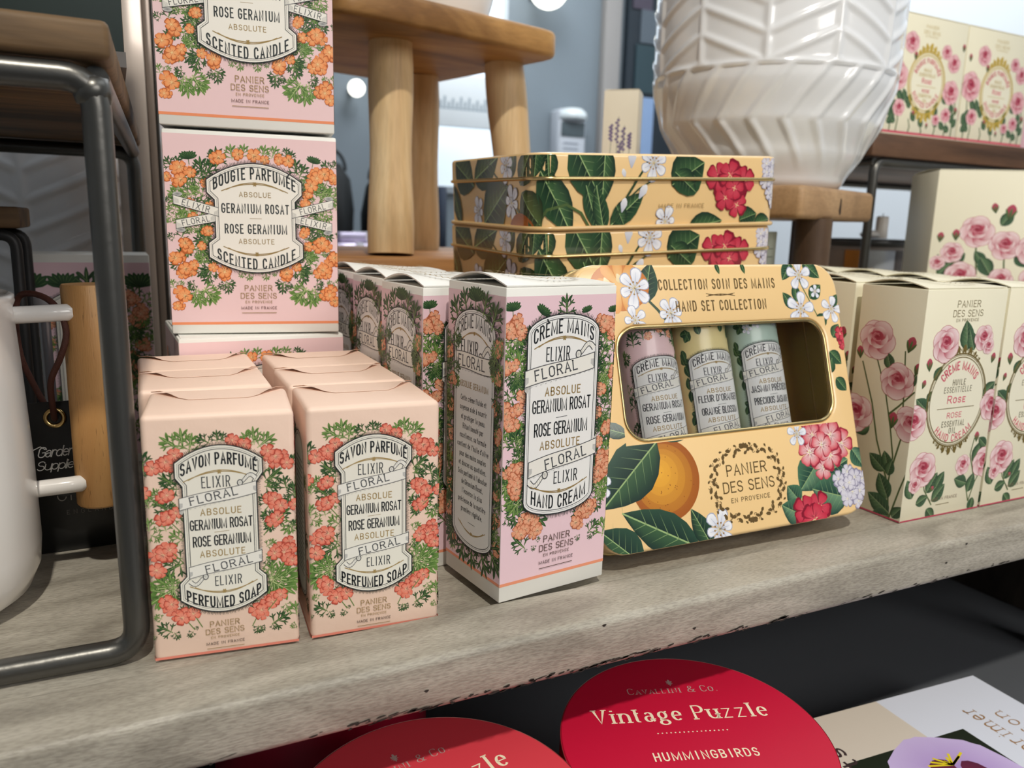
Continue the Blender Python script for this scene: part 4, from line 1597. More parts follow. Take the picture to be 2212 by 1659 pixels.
def crest(a, cx, cy, rx, ry, col):
    """wreath of small leaves round the maker's name"""
    for ring, (k1, w) in enumerate(((1.0, 1.15), (.9, 1.0), (1.06, .7))):
        n = 32
        for i in range(n):
            t = (i + ring * .5) * 2 * PI / n
            e = .74 + .26 * abs(math.cos(2 * t)) ** .3 if ring == 0 else .8
            x, y = cx + rx * k1 * math.cos(t) * (1.06 if abs(math.sin(2 * t)) > .8 else 1), cy + ry * k1 * math.sin(t) * (1.06 if abs(math.sin(2 * t)) > .8 else 1)
            b = t + PI / 2 + (.7 if i % 2 else -.5)
            a.blade(x, y, x + 3.1 * w * math.cos(b), y + 3.1 * w * math.sin(b), .3, col, col)
            if i % 3 == 0:
                a.line([(x + math.cos(q) * .9, y + math.sin(q) * .9) for q in [j * .8 + t for j in range(7)]], .35, col)
    for s in (1, -1):
        for k in range(5):
            a.blade(cx, cy + s * ry * .98, cx + 3.6 * math.cos(PI / 2 * s + (k - 2) * .6), cy + s * ry * .98 + 3.6 * math.sin(PI / 2 * s + (k - 2) * .6) * .8, .3, col, col)


def tin_art():
    a = Art(41, tin_regions())
    Bg = C4('#f2c57c')
    # orange with pores
    cx, cy, R = 43.5, 34.5, 21.5
    a.begin()
    T = [i * 2 * PI / 40 for i in range(40)]
    for k in range(6, 0, -1):
        f = k / 6
        c0 = mix(C4('#f0b03a'), C4('#a65a20'), f ** 1.6)
        c1 = mix(C4('#f0b03a'), C4('#a65a20'), ((k - 1) / 6) ** 1.6)
        a.fan((cx - 5 * (1 - f) * 1., cy + 6 * (1 - f)), [(cx - 5 * (1 - f) + R * f * math.cos(t), cy + 6 * (1 - f) + R * f * math.sin(t)) for t in T], c1, c0)
    a.end()
    a.begin()
    for k in range(40):
        q, t = R * .9 * math.sqrt(a.r.random()), a.r.uniform(0, 6.28)
        p = (cx + q * math.cos(t), cy + q * math.sin(t))
        a.fan(p, [(p[0] + .3 * math.cos(b), p[1] + .3 * math.sin(b)) for b in (0, 1.3, 2.6, 3.9, 5.2)], C4('#6b3512'), C4('#8a4a1c'))
    a.end()
    # leaves by the orange
    for l in ((41, 55, 4, 24, .30), (24, 60, 6, 66, .22), (44, 56, 66, 58, .16), (60, -3, 15, 21, .22), (68, -4, 57, 18, .24), (24, -6, 1, 14, .36), (10, 60, 3, 74, .3), (44, 128, 51, 150, .3), (63, 106, 58, 118, .3)):
        a.leaf(*l[:4], w=l[4], ca='#18302a', cb='#3d5f3e', half='#2c4c3a')
    # stems and orange blossom, upper left
    a.line([(44, 132), (52, 124), (60, 114), (66, 106)], [1.3, 1.6, 1.8, 2.2], C4('#3f5340'))
    a.line([(36, 118), (46, 112), (56, 112)], 1.2, C4('#3f5340'))
    # orange slice
    a.fan((30, 137), [(30 + 18 * math.cos(t), 137 + 13 * math.sin(t)) for t in T], C4('#e8a04a'), C4('#c8762c'))
    for k in range(9):
        t = .2 + k * .7
        a.petal(30, 137, t, 15, .2, C4('#f2c98a'), C4('#e39a44'))
    for q in ((22, 140), (30, 142), (36, 139)):
        a.blade(q[0] - 1, q[1] + 2, q[0] + 1, q[1] - 3, .4, C4('#f4e6c0'), C4('#e9d09a'))
    a.blossom(39, 136, 11, .3, 6, .75)
    a.blossom(37, 119, 8, .6, 5, .8)
    a.blossom(60, 122, 9, .1, 6, .75)
    a.blossom(28, 108, 5, .5)
    # top right jasmine
    a.line([(150, 148), (156, 134), (164, 118), (168, 104), (170, 90)], .7, C4('#5a7346'))
    for l in ((149, 150, 141, 139, .3), (160, 128, 170, 136, .35), (147, 122, 140, 132, .3), (150, 126, 150, 138, .28), (163, 112, 172, 118, .4), (170, 96, 178, 88, .38), (171, 92, 165, 82, .4), (172, 80, 179, 72, .4), (174, 104, 180, 112, .4), (158, 150, 170, 140, .3), (176, 122, 182, 130, .3)):
        a.leaf(*l[:4], w=l[4], ca='#22402f', cb='#4b7048', half='#345a3e')
    for x, y, r in ((154, 142, 9), (152, 122, 10), (176, 121, 8), (165, 132, 4)):
        a.blossom(x, y, r, x * .1)
    for x in (94, 112):
        a.leaf(x, 149.5, x + 2, 143, .22)
    # right edge: red petals, pink geranium, lilac flowers, leaves
    geranium(a, 182, 104, 8, PAL_RED, 4.5)
    for l in ((150, 34, 133, 18, .45), (150, 24, 172, 32, .5), (168, 10, 142, 18, .45), (176, 38, 184, 26, .4), (132, 12, 124, 22, .5), (135, 3, 118, 12, .4)):
        a.leaf(*l[:4], w=l[4], ca='#21423a', cb='#6f9574', half='#4a7358')
    geranium(a, 155, 45, 23, PAL_PINKW, 8.2)
    a.blossom(136, 50, 7, .2)
    geranium(a, 172, 17, 15, PAL_LILAC, 5)
    geranium(a, 138, 2, 17, PAL_RED, 9)
    # blossom at the bottom
    a.blossom(74, 5, 11, 1.2, 6, .7)
    a.blossom(4, 36, 7, .4, 5)
    g = C4((.50, .40, .26))
    ga = (*lin('#6b5531'), .85)
    a.text('COLLECTION SOIN DES MAINS', 94.5, 137.6, 6.0, 80, bold=.13, col=ga, gap=.34)
    a.flourish(95, 131.5, 20, .8, ga)
    a.flourish(95, 131.5, 20, -.8, ga)
    a.text('HAND SET COLLECTION', 95.3, 125.6, 6.0, 62, bold=.13, col=ga, gap=.34)
    crest(a, 97, 27, 24.5, 19.5, ga)
    a.text('PANIER', 97.0, 34.8, 6.2, 27, bold=.115, col=ga, gw=.85, gap=.28, serif=.08)
    a.text('DES SENS', 97.4, 25.8, 6.2, 35, bold=.115, col=ga, gw=.85, gap=.28, serif=.08)
    a.text('EN PROVENCE', 97.4, 18.6, 2.6, 26.5, bold=.14, col=ga, gw=.9, gap=.5)
    return a


def wall_art():
    """the printed wrap round the tin's wall, from the left rear corner to the front right one"""
    r = TR * 1000
    L1, arc = TH * 1000 - r, r * PI / 2
    L2 = L1 + arc + TW * 1000 - 2 * r
    xs = [r, 60, L1] + [L1 + arc * i / 6 for i in range(1, 7)] + [L2] + [L2 + arc * i / 6 for i in range(1, 7)]
    reg = []
    for x0, x1 in zip(xs, xs[1:]):
        for y0, y1 in ((2.2, 28.6), (31.0, 43.2)):
            reg.append(rregion(x0, y0, x1, y1))
    a = Art(43, reg)
    o = L1 + arc - r                       # start of the front wall's own coordinate
    for l in ((2, 50, 0, 30, .3), (8, 47, 9, 27, .3), (4, 34, 24, -3, .24), (24, 50, 46, 14, .3), (46, 50, 44, 14, .22), (33, 26, 42, -2, .18), (46, -2, 40, 26, .2), (50, 2, 74, 22, .22), (94, 26, 118, 40, .5), (96, 34, 112, 22, .4), (108, 0, 134, 4, .3), (54, 14, 60, 2, .4), (148, 4, 162, 8, .5), (160, 2, 174, 4, .4)):
        a.leaf(l[0] + o, l[1], l[2] + o, l[3], w=l[4], ca='#172e20', cb='#41643c', half='#2d4f30')
    for l in ((20, 42, 55, 26, .4), (55, 30, 96, 44, .3), (30, 0, 12, 30, .2), (72, 2, 110, 26, .4), (112, 30, 122, 48, .3), (128, 26, 140, 46, .4), (130, 22, 147, 2, .4)):
        a.leaf(l[0], l[1], l[2], l[3], w=l[4], ca='#232f1a', cb='#5a6a38', half='#44522c')
    a.line([(70, 46), (92, 32), (112, 22), (126, 10), (132, -2)], 1.5, C4('#4d5a30'))
    a.blossom(108, 38, 11, .3, 6, .7)
    a.blossom(62, 10, 10, .9, 6, .7)
    a.blossom(116, 16, 11, 1.9, 6, .7)
    a.fan((128, -3), [(128 + 16 * math.cos(t), -3 + 13 * math.sin(t)) for t in [i * .35 for i in range(18)]], C4('#c9772c'), C4('#9c5218'))
    a.line([(o, 0), (o + 8, 12), (o + 20, 15), (o + 30, 10), (o + 38, -2)], 1.6, C4('#4d6236'))
    a.line([(o + 52, 4), (o + 62, 20), (o + 72, 34), (o + 78, 44)], 1.4, C4('#31482e'))
    a.line([(o + 60, 16), (o + 70, 24), (o + 78, 28)], .9, C4('#31482e'))
    for x, y, l, an in ((58, 10, 9, 1.3), (70, 18, 10, 1.0), (64, 36, 11, 1.5), (60, 30, 6, 1.9)):
        a.begin()
        a.blade(x + o, y, x + o + l * math.cos(an), y + l * math.sin(an), .26, C4('#b9bdd0'), C4('#f1f2f6'))
        a.end()
    a.blossom(80 + o, 39, 11, .4, 6, .7)
    a.blossom(90 + o, 4, 10, 1.2, 6, .6)
    geranium(a, 140 + o, 26, 21, PAL_RED, 9)
    geranium(a, 174 + o, 33, 13, PAL_LILAC, 4.6)
    geranium(a, 178 + o, 20, 11, PAL_LILAC, 4.6)
    a.text('MADE IN FRANCE', 102 + o, 13.6, 2.6, 34, bold=.13, col=C4('#a98f60'), gw=.9, gap=.4)
    return a


M_TIN = mat('yellow_tinplate', '#f3cf95', .24, coat=.6)


def ring_bead(name, w, h, r, y, rad, m, parent, cz=TH / 2):
    pts = rrect(w, h, r, 8, 0, cz)
    n, q = len(pts), 8
    vs, fs = [], []
    for i, (x, z) in enumerate(pts):
        a, b = pts[i - 1], pts[(i + 1) % n]
        t = Vector((b[0] - a[0], 0, b[1] - a[1])).normalized()
        nn = Vector((t.z, 0, -t.x))
        for k in range(q):
            th = 2 * PI * k / q
            vs.append(Vector((x, y, z)) + nn * math.cos(th) * rad + Vector((0, 1, 0)) * math.sin(th) * rad)
    for i in range(n):
        for k in range(q):
            i2, k2 = (i + 1) % n, (k + 1) % q
            fs.append((i * q + k, i * q + k2, i2 * q + k2, i2 * q + k))
    return link(name, vs, fs, m, parent, smooth=True)


LIDD = .0147


def make_tin(parent, window, M_bead, TD=TD):
    """local frame: x width, y thickness (0 = lid front), z height"""
    e = .0022
    out = [ring3(TW - 2 * e * (1 - math.sin(t)), TH - 2 * e * (1 - math.sin(t)), TR - e * (1 - math.sin(t)), e * (1 - math.cos(t))) for t in [i * PI / 12 for i in range(7)]]
    rings = out + [ring3(TW, TH, TR, LIDD)]
    if window:
        inner = [ring3(WW + .004 * (1 - k), WH + .004 * (1 - k), .0135, y, WC[0], WC[1]) for k, y in ((0, 0), (.5, .0003), (1, .0022), (1, .0032))]
        vs, fs = loft(inner[::-1] + rings)
        lid = link('lid', vs, fs, M_TIN, parent, smooth=True)
        lid.data.set_sharp_from_angle(angle=.7)
        ring_bead('window_rim', WW - .0004, WH - .0004, .0128, .0012, .0011, M_GOLD, parent, WC[1]).location.x = WC[0]
        pm = mat('clear_window', (1, 1, 1), .03, trans=1., spec=.5)
        pm.node_tree.nodes['Principled BSDF'].inputs['IOR'].default_value = 1.12
        wd = ring3(WW, WH, .0135, .0016, WC[0], WC[1])
        wd2 = ring3(WW, WH, .0135, .0019, WC[0], WC[1])
        v2, f2 = loft([wd, wd2], True, True)
        link('window_pane', v2, f2, pm, parent)
    else:
        vs, fs = loft(rings, True)
        lid = link('lid', vs, fs, M_TIN, parent, smooth=True)
        lid.data.set_sharp_from_angle(angle=.7)
    ring_bead('lid_bead', TW + .0004, TH + .0004, TR, LIDD, .0011, M_bead, parent)
    g = .0006
    bl = [ring3(TW - 2 * g, TH - 2 * g, TR - g, y) for y in (LIDD - .004, TD - .002)] + [ring3(TW - 2 * g - .001, TH - 2 * g - .001, TR - .001, TD)]
    vs, fs = loft(bl, False, True)
    base = link('base', vs, fs, M_TIN, parent, smooth=True)
    base.data.set_sharp_from_angle(angle=.7)
    if window:                                   # golden inside
        il = [ring3(TW - .0022, TH - .0022, TR - .001, y) for y in (LIDD - .004, TD - .0012)]
        v2, f2 = loft(il, False, True)
        gi = link('lining', v2, [tuple(reversed(f)) for f in f2], M_GOLD, parent, smooth=True)
        gi.data.set_sharp_from_angle(angle=.7)
    ring_bead('base_rim', TW + .0002, TH + .0002, TR, TD - .0012, .0014, mat('buff_rim', '#d9b57c', .3, coat=.4), parent)
    return lid, base


# the tin on show, leaning back against the stack
def tin_matrix(px, py, pz, yaw, lean, roll, k=1.):
    Rz = Matrix.Rotation(yaw, 3, 'Z')
    Rx = Matrix.Rotation(-lean, 3, 'X')
    Ry = Matrix.Rotation(-roll, 3, 'Y')
    M = (Rz @ Rx @ Ry).to_4x4() @ Matrix.Scale(k, 4)
    M.translation = Vector((px, py, pz)) + (Rz @ Rx @ Ry) @ Vector((TW * k / 2, 0, 0))
    return M


MT = tin_matrix(.1516, .0070, .0100, -.021, .3061, .0082, .959)
lean_tin = thing('gift_tin', 'yellow hand cream gift tin with a window, leaning against the tin stack', 'tin', M=MT)
lid, base = make_tin(lean_tin, True, M_GOLD, .0305)
p = tin_art().build('p', lambda u, v, h: (u / 1000 - TW / 2, -h / 1000, v / 1000), M_TINP, base=.04)
merge(lid, p)


# three tubes in the tin
def tube_map(r, c0):
    """bends a label round a flattened tube; u across, v along"""
    def f(u, v, h):
        t = (u - c0) / 1000 / r
        t = max(-1.35, min(1.35, t))
        q = r + h / 1000
        sh = 1.
        vv = v / 1000
        if vv > .112:
            k = (vv - .112) / .014
            sh = math.sqrt(max(0, 1 - min(1, k) ** 2 * .9))
        return (q * 1.05 * math.sin(t) * (.4 + .6 * sh), -q * .72 * math.cos(t) * sh, vv)
    return f


def make_tube(label, x, z, rz, bg, line1, line2, palname, blank=True):
    M = MT @ Matrix.Translation((x, .0162, z)) @ Matrix.Rotation(rz, 4, 'Y')
    t = thing('hand_cream_tube', label, 'tube', M=M, group='tubes in the gift tin')
    r = .0166
    prof = [(0, .96), (.01, 1), (.108, 1), (.113, .97), (.118, .88), (.122, .72), (.125, .45)]
    vs, fs = [], []
    n = 32
    for z0, k in prof:
        for i in range(n):
            a = 2 * PI * i / n
            vs.append((r * 1.05 * math.sin(a) * k, -r * .72 * math.cos(a) * k, z0))
    for j in range(len(prof) - 1):
        for i in range(n):
            i2 = (i + 1) % n
            fs.append((j * n + i, j * n + i2, (j + 1) * n + i2, (j + 1) * n + i))
    fs += [tuple(range(n)), tuple((len(prof) - 1) * n + i for i in range(n))]
    body = link('tube_body', vs, fs, mat('tube_' + palname, bg, .35, coat=.3), t, smooth=True)
    a = Art(50, [rregion(8 + 4 * i, 2, 12 + 4 * i, 111) for i in range(11)])
    rr = random.Random(len(line1))
    for k in range(36):
        s = k % 2
        u, v, an = (rr.uniform(9.5, 13) if s else rr.uniform(46, 50)), rr.uniform(4, 108), rr.uniform(0, 6.28)
        if palname == 'pink':
            a.gleaf(u, v, u + 6 * math.cos(an), v + 6 * math.sin(an), rr.choice((0, 1)))
            if k % 4 == 0:
                a.cluster(u, v, 4, PAL_CREAM, 2.4)
        elif palname == 'yellow':
            a.leaf(u, v, u + 7 * math.cos(an), v + 7 * math.sin(an), .3)
            if k % 4 == 0:
                a.fan((u, v), [(u + 4 * math.cos(q), v + 4 * math.sin(q)) for q in [i * .6 for i in range(11)]], C4('#f3a13a'), C4('#d97a1e'))
        else:
            a.leaf(u, v, u + 6 * math.cos(an), v + 6 * math.sin(an), .3)
            if k % 2 == 0:
                a.blossom(u, v, 3.6, an)
    for u in (16, 22, 29, 36, 43):
        v = 113.5 - abs(u - 29.6) * .5
        if palname == 'pink':
            a.gleaf(u, v - 4, u, v + 3, 0)
            if u in (22, 29, 36):
                a.cluster(u + 3, v - 2, 2.6, PAL_CREAM, 2.4)
        else:
            a.leaf(u, v - 4, u + (u - 29) * .2, v + 3, .3)
            if palname == 'green':
                a.blossom(u + 3, v - 2, 3)
    b = cream_label(line1, line2, True)
    fm = tube_map(r, 29.6)
    p = a.build('p', fm, M_PRINT, base=.05)
    merge(body, p)
    vsb = [(29.6 + (q[0] - 29.6) * .86, q[1] * .68 + 12) for q in b.P]
    b.P = vsb
    b.slice(8, 52, 2)
    b.build('label', fm, M_PRINT, t, base=.4)
    return t


make_tube('pink hand cream tube at the left of the tin window', -.0365, .0035, -.03, '#eecdd0', 'GERANIUM ROSAT', 'ROSE GERANIUM', 'pink')
make_tube('yellow orange blossom hand cream tube in the middle of the tin window', -.0005, .005, -.02, '#e9d79a', "FLEUR D'ORANGER", 'ORANGE BLOSSOM', 'yellow')
make_tube('pale green jasmine hand cream tube at the right of the tin window', .0370, .008, -.02, '#b9d0c4', 'JASMIN PRÉCIEUX', 'PRECIOUS JASMINE', 'green')

# the stack of tins behind: lids up, slightly tilted
MS0 = (Matrix.Rotation(-.0245, 3, 'Z') @ Matrix.Rotation(.024, 3, 'X') @ Matrix.Rotation(-.0441, 3, 'Y')).to_4x4()
stack0 = thing('gift_tin', 'topmost yellow floral gift tin of the stack behind the leaning tin', 'tin', group='stacked gift tins')
LAY = Matrix(((1, 0, 0, TW / 2), (0, 0, 1, 0), (0, -1, 0, TD), (0, 0, 0, 1)))     # lid front turned upward
lid, base = make_tin(stack0, False, M_GOLD)


def wall_map(s, h, v):
    """s runs along the wall from the left rear corner to the front right one"""
    r = TR * 1000
    L1 = TH * 1000 - r          # straight left wall ends
    arc = r * PI / 2
    hw = TW * 1000 / 2
    if s < L1:
        x, z = -hw - h, TH * 1000 - s
    elif s < L1 + arc:
        t = (s - L1) / r
        x, z = -hw + r - (r + h) * math.cos(t), r - (r + h) * math.sin(t)
    elif s < L1 + arc + 2 * hw - 2 * r:
        x, z = -hw + r + (s - L1 - arc), -h
    else:
        t = (s - L1 - arc - 2 * hw + 2 * r) / r
        x, z = hw - r + (r + h) * math.sin(t), r - (r + h) * math.cos(t)
    return (x / 1000, TD - v / 1000, z / 1000)


merge(base, wall_art().build('p', lambda u, v, h: wall_map(u, h, v), M_TINP, base=.05))
MTOP = MS0.copy()
MTOP.translation = Vector((.1739, .1267, .1611))
stack0.matrix_world = MTOP @ LAY
for k, (dx, dy, lb) in enumerate(((-.001, .0, 'yellow floral gift tin second from the top of the stack behind the leaning tin'), (.0005, .001, 'yellow floral gift tin third from the top, only a strip showing above the leaning tin'), (0, 0, 'bottom gift tin of the stack, hidden behind the leaning tin'))):
    Mk = MTOP @ Matrix.Translation((dx, dy, -TD * (k + 1) - .0003 * (k + 1)))
    dup(stack0, (0, 0, 0), 0, lb, 'stacked gift tins', M=Mk @ LAY)
blk = tag(box('wooden_block', (.200, .150, 0), (.33, .26, .0262), M_OAK, None, .002), 'wooden block under the stack of tins', 'block')

# ---------------------------------------------------------------- rose printed cartons
PINKT = C4('#d8546e')
OLIVE = (*lin('#7d6a35'), .75)


def ell_text(a, t, cx, cy, R, k, h, span, col, top=True, bold=.15):
    """text along an ellipse of half width R and half height R*k"""
    L = R * span

    def wp(u, v):
        q = (u - cx) / R
        d = v - cy
        if top:
            an = PI / 2 - q
            r = R + d
        else:
            an = -PI / 2 + q
            r = R - d
        return (cx + r * math.cos(an), cy + r * math.sin(an) * k)
    a.text(t, cx, cy, h, L, bold=bold, col=col, gw=.62, gap=.3, warp=wp)


def oval_frame(a, cx, cy, rx, ry, gold, sc=1.):
    T = [i * 2 * PI / 48 for i in range(48)]
    e = lambda k: [(cx + (rx + k * sc) * math.cos(t), cy + (ry + k * sc) * math.sin(t)) for t in T]
    a.begin()
    a.poly(e(0), C4('#f3eed8'))
    a.end()
    for k, w in ((0, .6), (1.3, .35), (2.2, .8)):
        a.line(e(k), w * sc, gold, closed=True)
    for top in (1, -1):
        for i in range(13):
            t = PI / 2 * top + (i - 6) * .1
            b = t
            x, y = cx + (rx + 2 * sc) * math.cos(t), cy + (ry + 2 * sc) * math.sin(t)
            l = (5.5 - abs(i - 6) * .55) * sc
            a.blade(x, y, x + l * math.cos(b + .35 * (1 if i % 2 else -1)), y + l * math.sin(b), .24, gold, gold)
            a.line([(x + 1.2 * sc * math.cos(q) + l * .4 * math.cos(b), y + 1.2 * sc * math.sin(q) + l * .4 * math.sin(b)) for q in [j * .7 for j in range(8)]], .3 * sc, gold)


def rose_stem(a, pts, w=.7):
    a.line(pts, [w * 1.3 - w * .5 * i / len(pts) for i in range(len(pts))], C4('#54683c'))


LG, LH = '#2f4a36', '#6b8a66'


def rleaf(a, x0, y0, x1, y1, w=.34):
    a.leaf(x0, y0, x1, y1, w=w, ca='#2b4530', cb='#5f7f58', vein='#a3b58c', half='#46664a')


def rose_front():
    a = Art(61, bounds(70.6, 136.6))
    rose_stem(a, [(26, 8), (18, 18), (14, 30)])
    rose_stem(a, [(60, 6), (56, 16), (50, 28)])
    rose_stem(a, [(60, 6), (64, 18), (70, 28)])
    rose_stem(a, [(62, 22), (56, 36), (58, 46)])
    for l in ((26, 10, 36, 20), (20, 16, 28, 28), (22, 6, 30, -2), (28, 18, 34, 28), (8, 14, 2, 26), (58, 12, 62, 24), (56, 18, 44, 22), (64, 8, 62, -2), (60, 30, 66, 44), (12, 66, 1, 74), (10, 72, 15, 78), (60, 72, 70, 80), (14, 84, 20, 92), (40, 100, 36, 118), (46, 100, 40, 112), (12, 10, 22, 14), (70, 40, 62, 46)):
        rleaf(a, *l)
    oval_frame(a, 36.4, 70.8, 23.5, 25.5, OLIVE)
    for x, y, R in ((20.5, 104.5, 11), (53.5, 107, 8), (58.5, 102, 5), (1.5, 60, 10.5), (69, 66, 10), (14.5, 31, 11), (50.5, 30, 6.5), (70, 30, 10), (9, 22, 5)):
        a.rose(x, y, R, x)
    for x, y, l, an in ((9, 90, 7, 1.7), (64, 92, 6, 1.3), (5, 80, 5, 1.2), (60, 44, 6, 1.6), (23, 17, 4, .7), (72, 14, 5, 1)):
        a.bud(x, y, l, an)
    ell_text(a, 'CRÈME MAINS', 36.4, 70.8, 19.6, 1.06, 5.0, 1.75, PINKT, True)
    ell_text(a, 'HAND CREAM', 36.4, 70.8, 21.0, 1.08, 4.2, 1.55, PINKT, False)
    o = C4('#6b6248')
    a.text('HUILE', 36.6, 81.7, 3.6, 11, bold=.12, col=o, gap=.3)
    a.text('ESSENTIELLE', 36.4, 77.4, 3.6, 24, bold=.12, col=o, gap=.3)
    a.text('Rose', 36.2, 71.6, 4.8, 15.5, bold=.14, col=PINKT, gw=.7, sc=True)
    a.line([(20, 66.4), (53, 66.4)], .45, OLIVE)
    a.text('ROSE', 36, 62.1, 3.4, 12.5, bold=.14, col=PINKT, gw=.7)
    a.text('ESSENTIAL', 36, 57, 3.6, 20, bold=.12, col=o, gap=.3)
    a.text('OIL', 36, 52.8, 3.6, 6, bold=.12, col=o, gap=.3)
    g = OLIVE
    a.text('PANIER', 36.4, 127.2, 4.0, 20, bold=.10, col=g, gw=.85, gap=.28, serif=.08)
    a.text('DES SENS', 36.6, 121.8, 4.0, 26, bold=.10, col=g, gw=.85, gap=.28, serif=.08)
    a.text('EN PROVENCE', 36.6, 117.9, 1.8, 19.5, bold=.14, col=g, gw=.9, gap=.5)
    a.text('MADE IN FRANCE', 36.2, 11, 2.0, 25, bold=.13, col=C4('#7a5f4c'), gw=.9, gap=.4)
    a.line([(30, 7.4), (42, 7.4)], .4, OLIVE)
    rect(a, .2, .3, 70.4, 1.2, C4('#c94a68'))
    return a


def rose_side():
    a = Art(62, bounds(43.7, 136.6))
    for p in ([(36, 0), (33, 20), (34, 38), (30, 55), (24, 75), (15, 95)], [(34, 30), (38, 50), (36, 80), (34, 100)], [(33, 20), (22, 45), (16, 66), (6, 90)], [(36, 0), (41, 20), (44, 30)], [(28, 62), (34, 68), (43, 78)]):
        rose_stem(a, p, .9)
    for l in ((36, 4, 20, 12), (36, 2, 24, 0), (34, 12, 26, 26), (38, 2, 44, 10), (30, 28, 18, 36), (32, 30, 28, 40), (32, 26, 34, 36), (24, 80, 30, 92), (16, 52, 6, 46), (38, 80, 43, 88), (26, 88, 22, 98), (34, 60, 42, 64)):
        rleaf(a, *l)
    for x, y, R in ((14.5, 104, 12), (31, 82, 11), (5, 58, 12), (43, 59, 11), (2, 30, 6)):
        a.rose(x, y, R, x)
    for x, y, l, an in ((36, 100, 9, 1.3), (4, 92, 7, 1.7), (31, 55, 9, 1.5), (42, 88, 7, 1.2), (8, 24, 7, 1.4)):
        a.bud(x, y, l, an)
    rect(a, .2, .3, 43.5, 1.2, C4('#c94a68'))
    return a


PW, PD, PH = .0706, .0437, .1366


def make_rose():
    t = thing('rose_cream_box', 'x', 'hand cream box')
    bm = bmesh.new()
    bm_box(bm, (-PW / 2, -PD / 2, 0), (PW / 2, PD / 2, PH - .001), .0006, 2)
    body = from_bm('carton', bm, M_CREAM, t, smooth=True, auto=.6)
    p = rose_front().build('p', fpos(PW, PD), M_PRINT)
    q = rose_side().build('q', lpos(PW, PD), M_PRINT)
    merge(body, p, q, rose_side().build('r', rpos(PW, PD), M_PRINT))
    fl = flap('lid_flap', PW - .001, PD - .001, PH - .001, M_CREAM, t, .0028)
    merge(fl, medal(PW, PD, OLIVE).build('m', lid_map(PW, PD, PH, .0028), M_PRINT))
    return t


rose0 = make_rose()
first = True
for k, (x, y, rz, lb) in enumerate((
        (.3541, .0039, .0041, 'cream rose hand cream box at the front, right beside the leaning tin'),
        (.4275, .0046, .004, 'cream rose hand cream box at the front, cut off by the right edge'),
        (.3545, .0530, .004, 'cream rose hand cream box in the left row, second from the front'),
        (.4280, .0530, .004, 'cream rose hand cream box in the right row, second from the front'),
        (.3650, .1010, .004, 'cream rose hand cream box in the left row, third from the front'),
        (.4390, .1010, .004, 'cream rose hand cream box in the right row, third from the front'),
        (.3680, .1490, .004, 'rearmost cream rose hand cream box in the left row, only its lid showing'),
        (.4420, .1490, .004, 'rearmost cream rose hand cream box in the right row, before the large rose carton'))):
    loc = corner(x, y, rz, PW, PD)
    if k == 0:
        rose0.location, rose0.rotation_euler, rose0['label'], rose0['group'] = loc, (0, 0, rz), lb, 'cream rose hand cream boxes'
    else:
        dup(rose0, loc, rz, lb, 'cream rose hand cream boxes')

# large rose carton behind them
t = thing('rose_gift_carton', 'large cream carton with pink roses, in shade under the rear riser', 'carton', corner(.656, .232, -.62, .164, .08), -.62)
bm = bmesh.new()
bm_box(bm, (-.082, -.04, 0), (.082, .04, .226), .0008, 2)
body = from_bm('carton', bm, M_CREAM, t, smooth=True, auto=.6)
a = Art(63, bounds(164, 226))
for x, y, R in ((8, 148, 8), (40, 170, 15), (22, 156, 9), (66, 158, 14), (86, 160, 13), (110, 150, 16), (66, 132, 10), (30, 130, 14), (130, 170, 13), (96, 128, 14), (50, 120, 12), (140, 140, 14)):
    rose_stem(a, [(x + 4, y - 40), (x + 1, y - 16), (x, y)], 1.3)
for l in ((10, 128, 22, 142), (50, 140, 40, 152), (46, 146, 58, 128), (60, 176, 70, 190), (76, 150, 88, 138), (24, 140, 32, 150), (100, 170, 112, 182), (120, 160, 128, 148)):
    rleaf(a, *l)
for x, y, R in ((40, 170, 15), (20, 150, 10), (66, 158, 14), (90, 154, 14), (112, 148, 16), (66, 126, 11), (30, 128, 14), (132, 172, 13), (96, 126, 14), (140, 138, 14), (8, 140, 7)):
    a.rose(x, y, R, x)
for x, y, l, an in ((8, 160, 9, 1.5), (66, 182, 14, 1.4), (54, 188, 9, 1.8), (22, 162, 10, 1.6), (110, 176, 10, 1.5)):
    a.bud(x, y, l, an)
merge(body, a.build('p', fpos(.164, .08), M_PRINT))
flap('lid_flap', .162, .078, .2262, M_CREAM, t, .001)

# ---------------------------------------------------------------- stools and pots
M_STOOL = mat_wood('stool_wood', '#7d5830', '#b08550', '#cfa76c', (5, 16, 16), .42, 400, .35)
M_LEG = mat_wood('stool_leg_wood', '#c9a677', '#d9b98a', '#e6cba0', (30, 30, 3), .5, 500, .3, axis='z')
M_SLAB = mat_wood('slab_wood', '#8d6f50', '#a98763', '#bd9c76', (10, 10, 10), .5, 400, .4)


def square_seat(name, c, ex, half, z0, z1, rad, m, parent):
    """slab with rounded corners and softened edges; c centre, ex direction of one side"""
    cs, sn = ex
    def ring(k, z):
        return [(c[0] + x * cs - y * sn, c[1] + x * sn + y * cs, z) for x, y in rrect(2 * half + k, 2 * half + k, rad, 5)]
    e = .004
    vs, fs = loft([ring(-2 * e, z0), ring(-.6 * e, z0 + e * .3), ring(0, z0 + e), ring(0, z1 - e), ring(-.6 * e, z1 - .3 * e), ring(-2 * e, z1)], True, True)
    o = link(name, vs, fs, m, parent, smooth=True)
    o.data.set_sharp_from_angle(angle=.9)
    return o


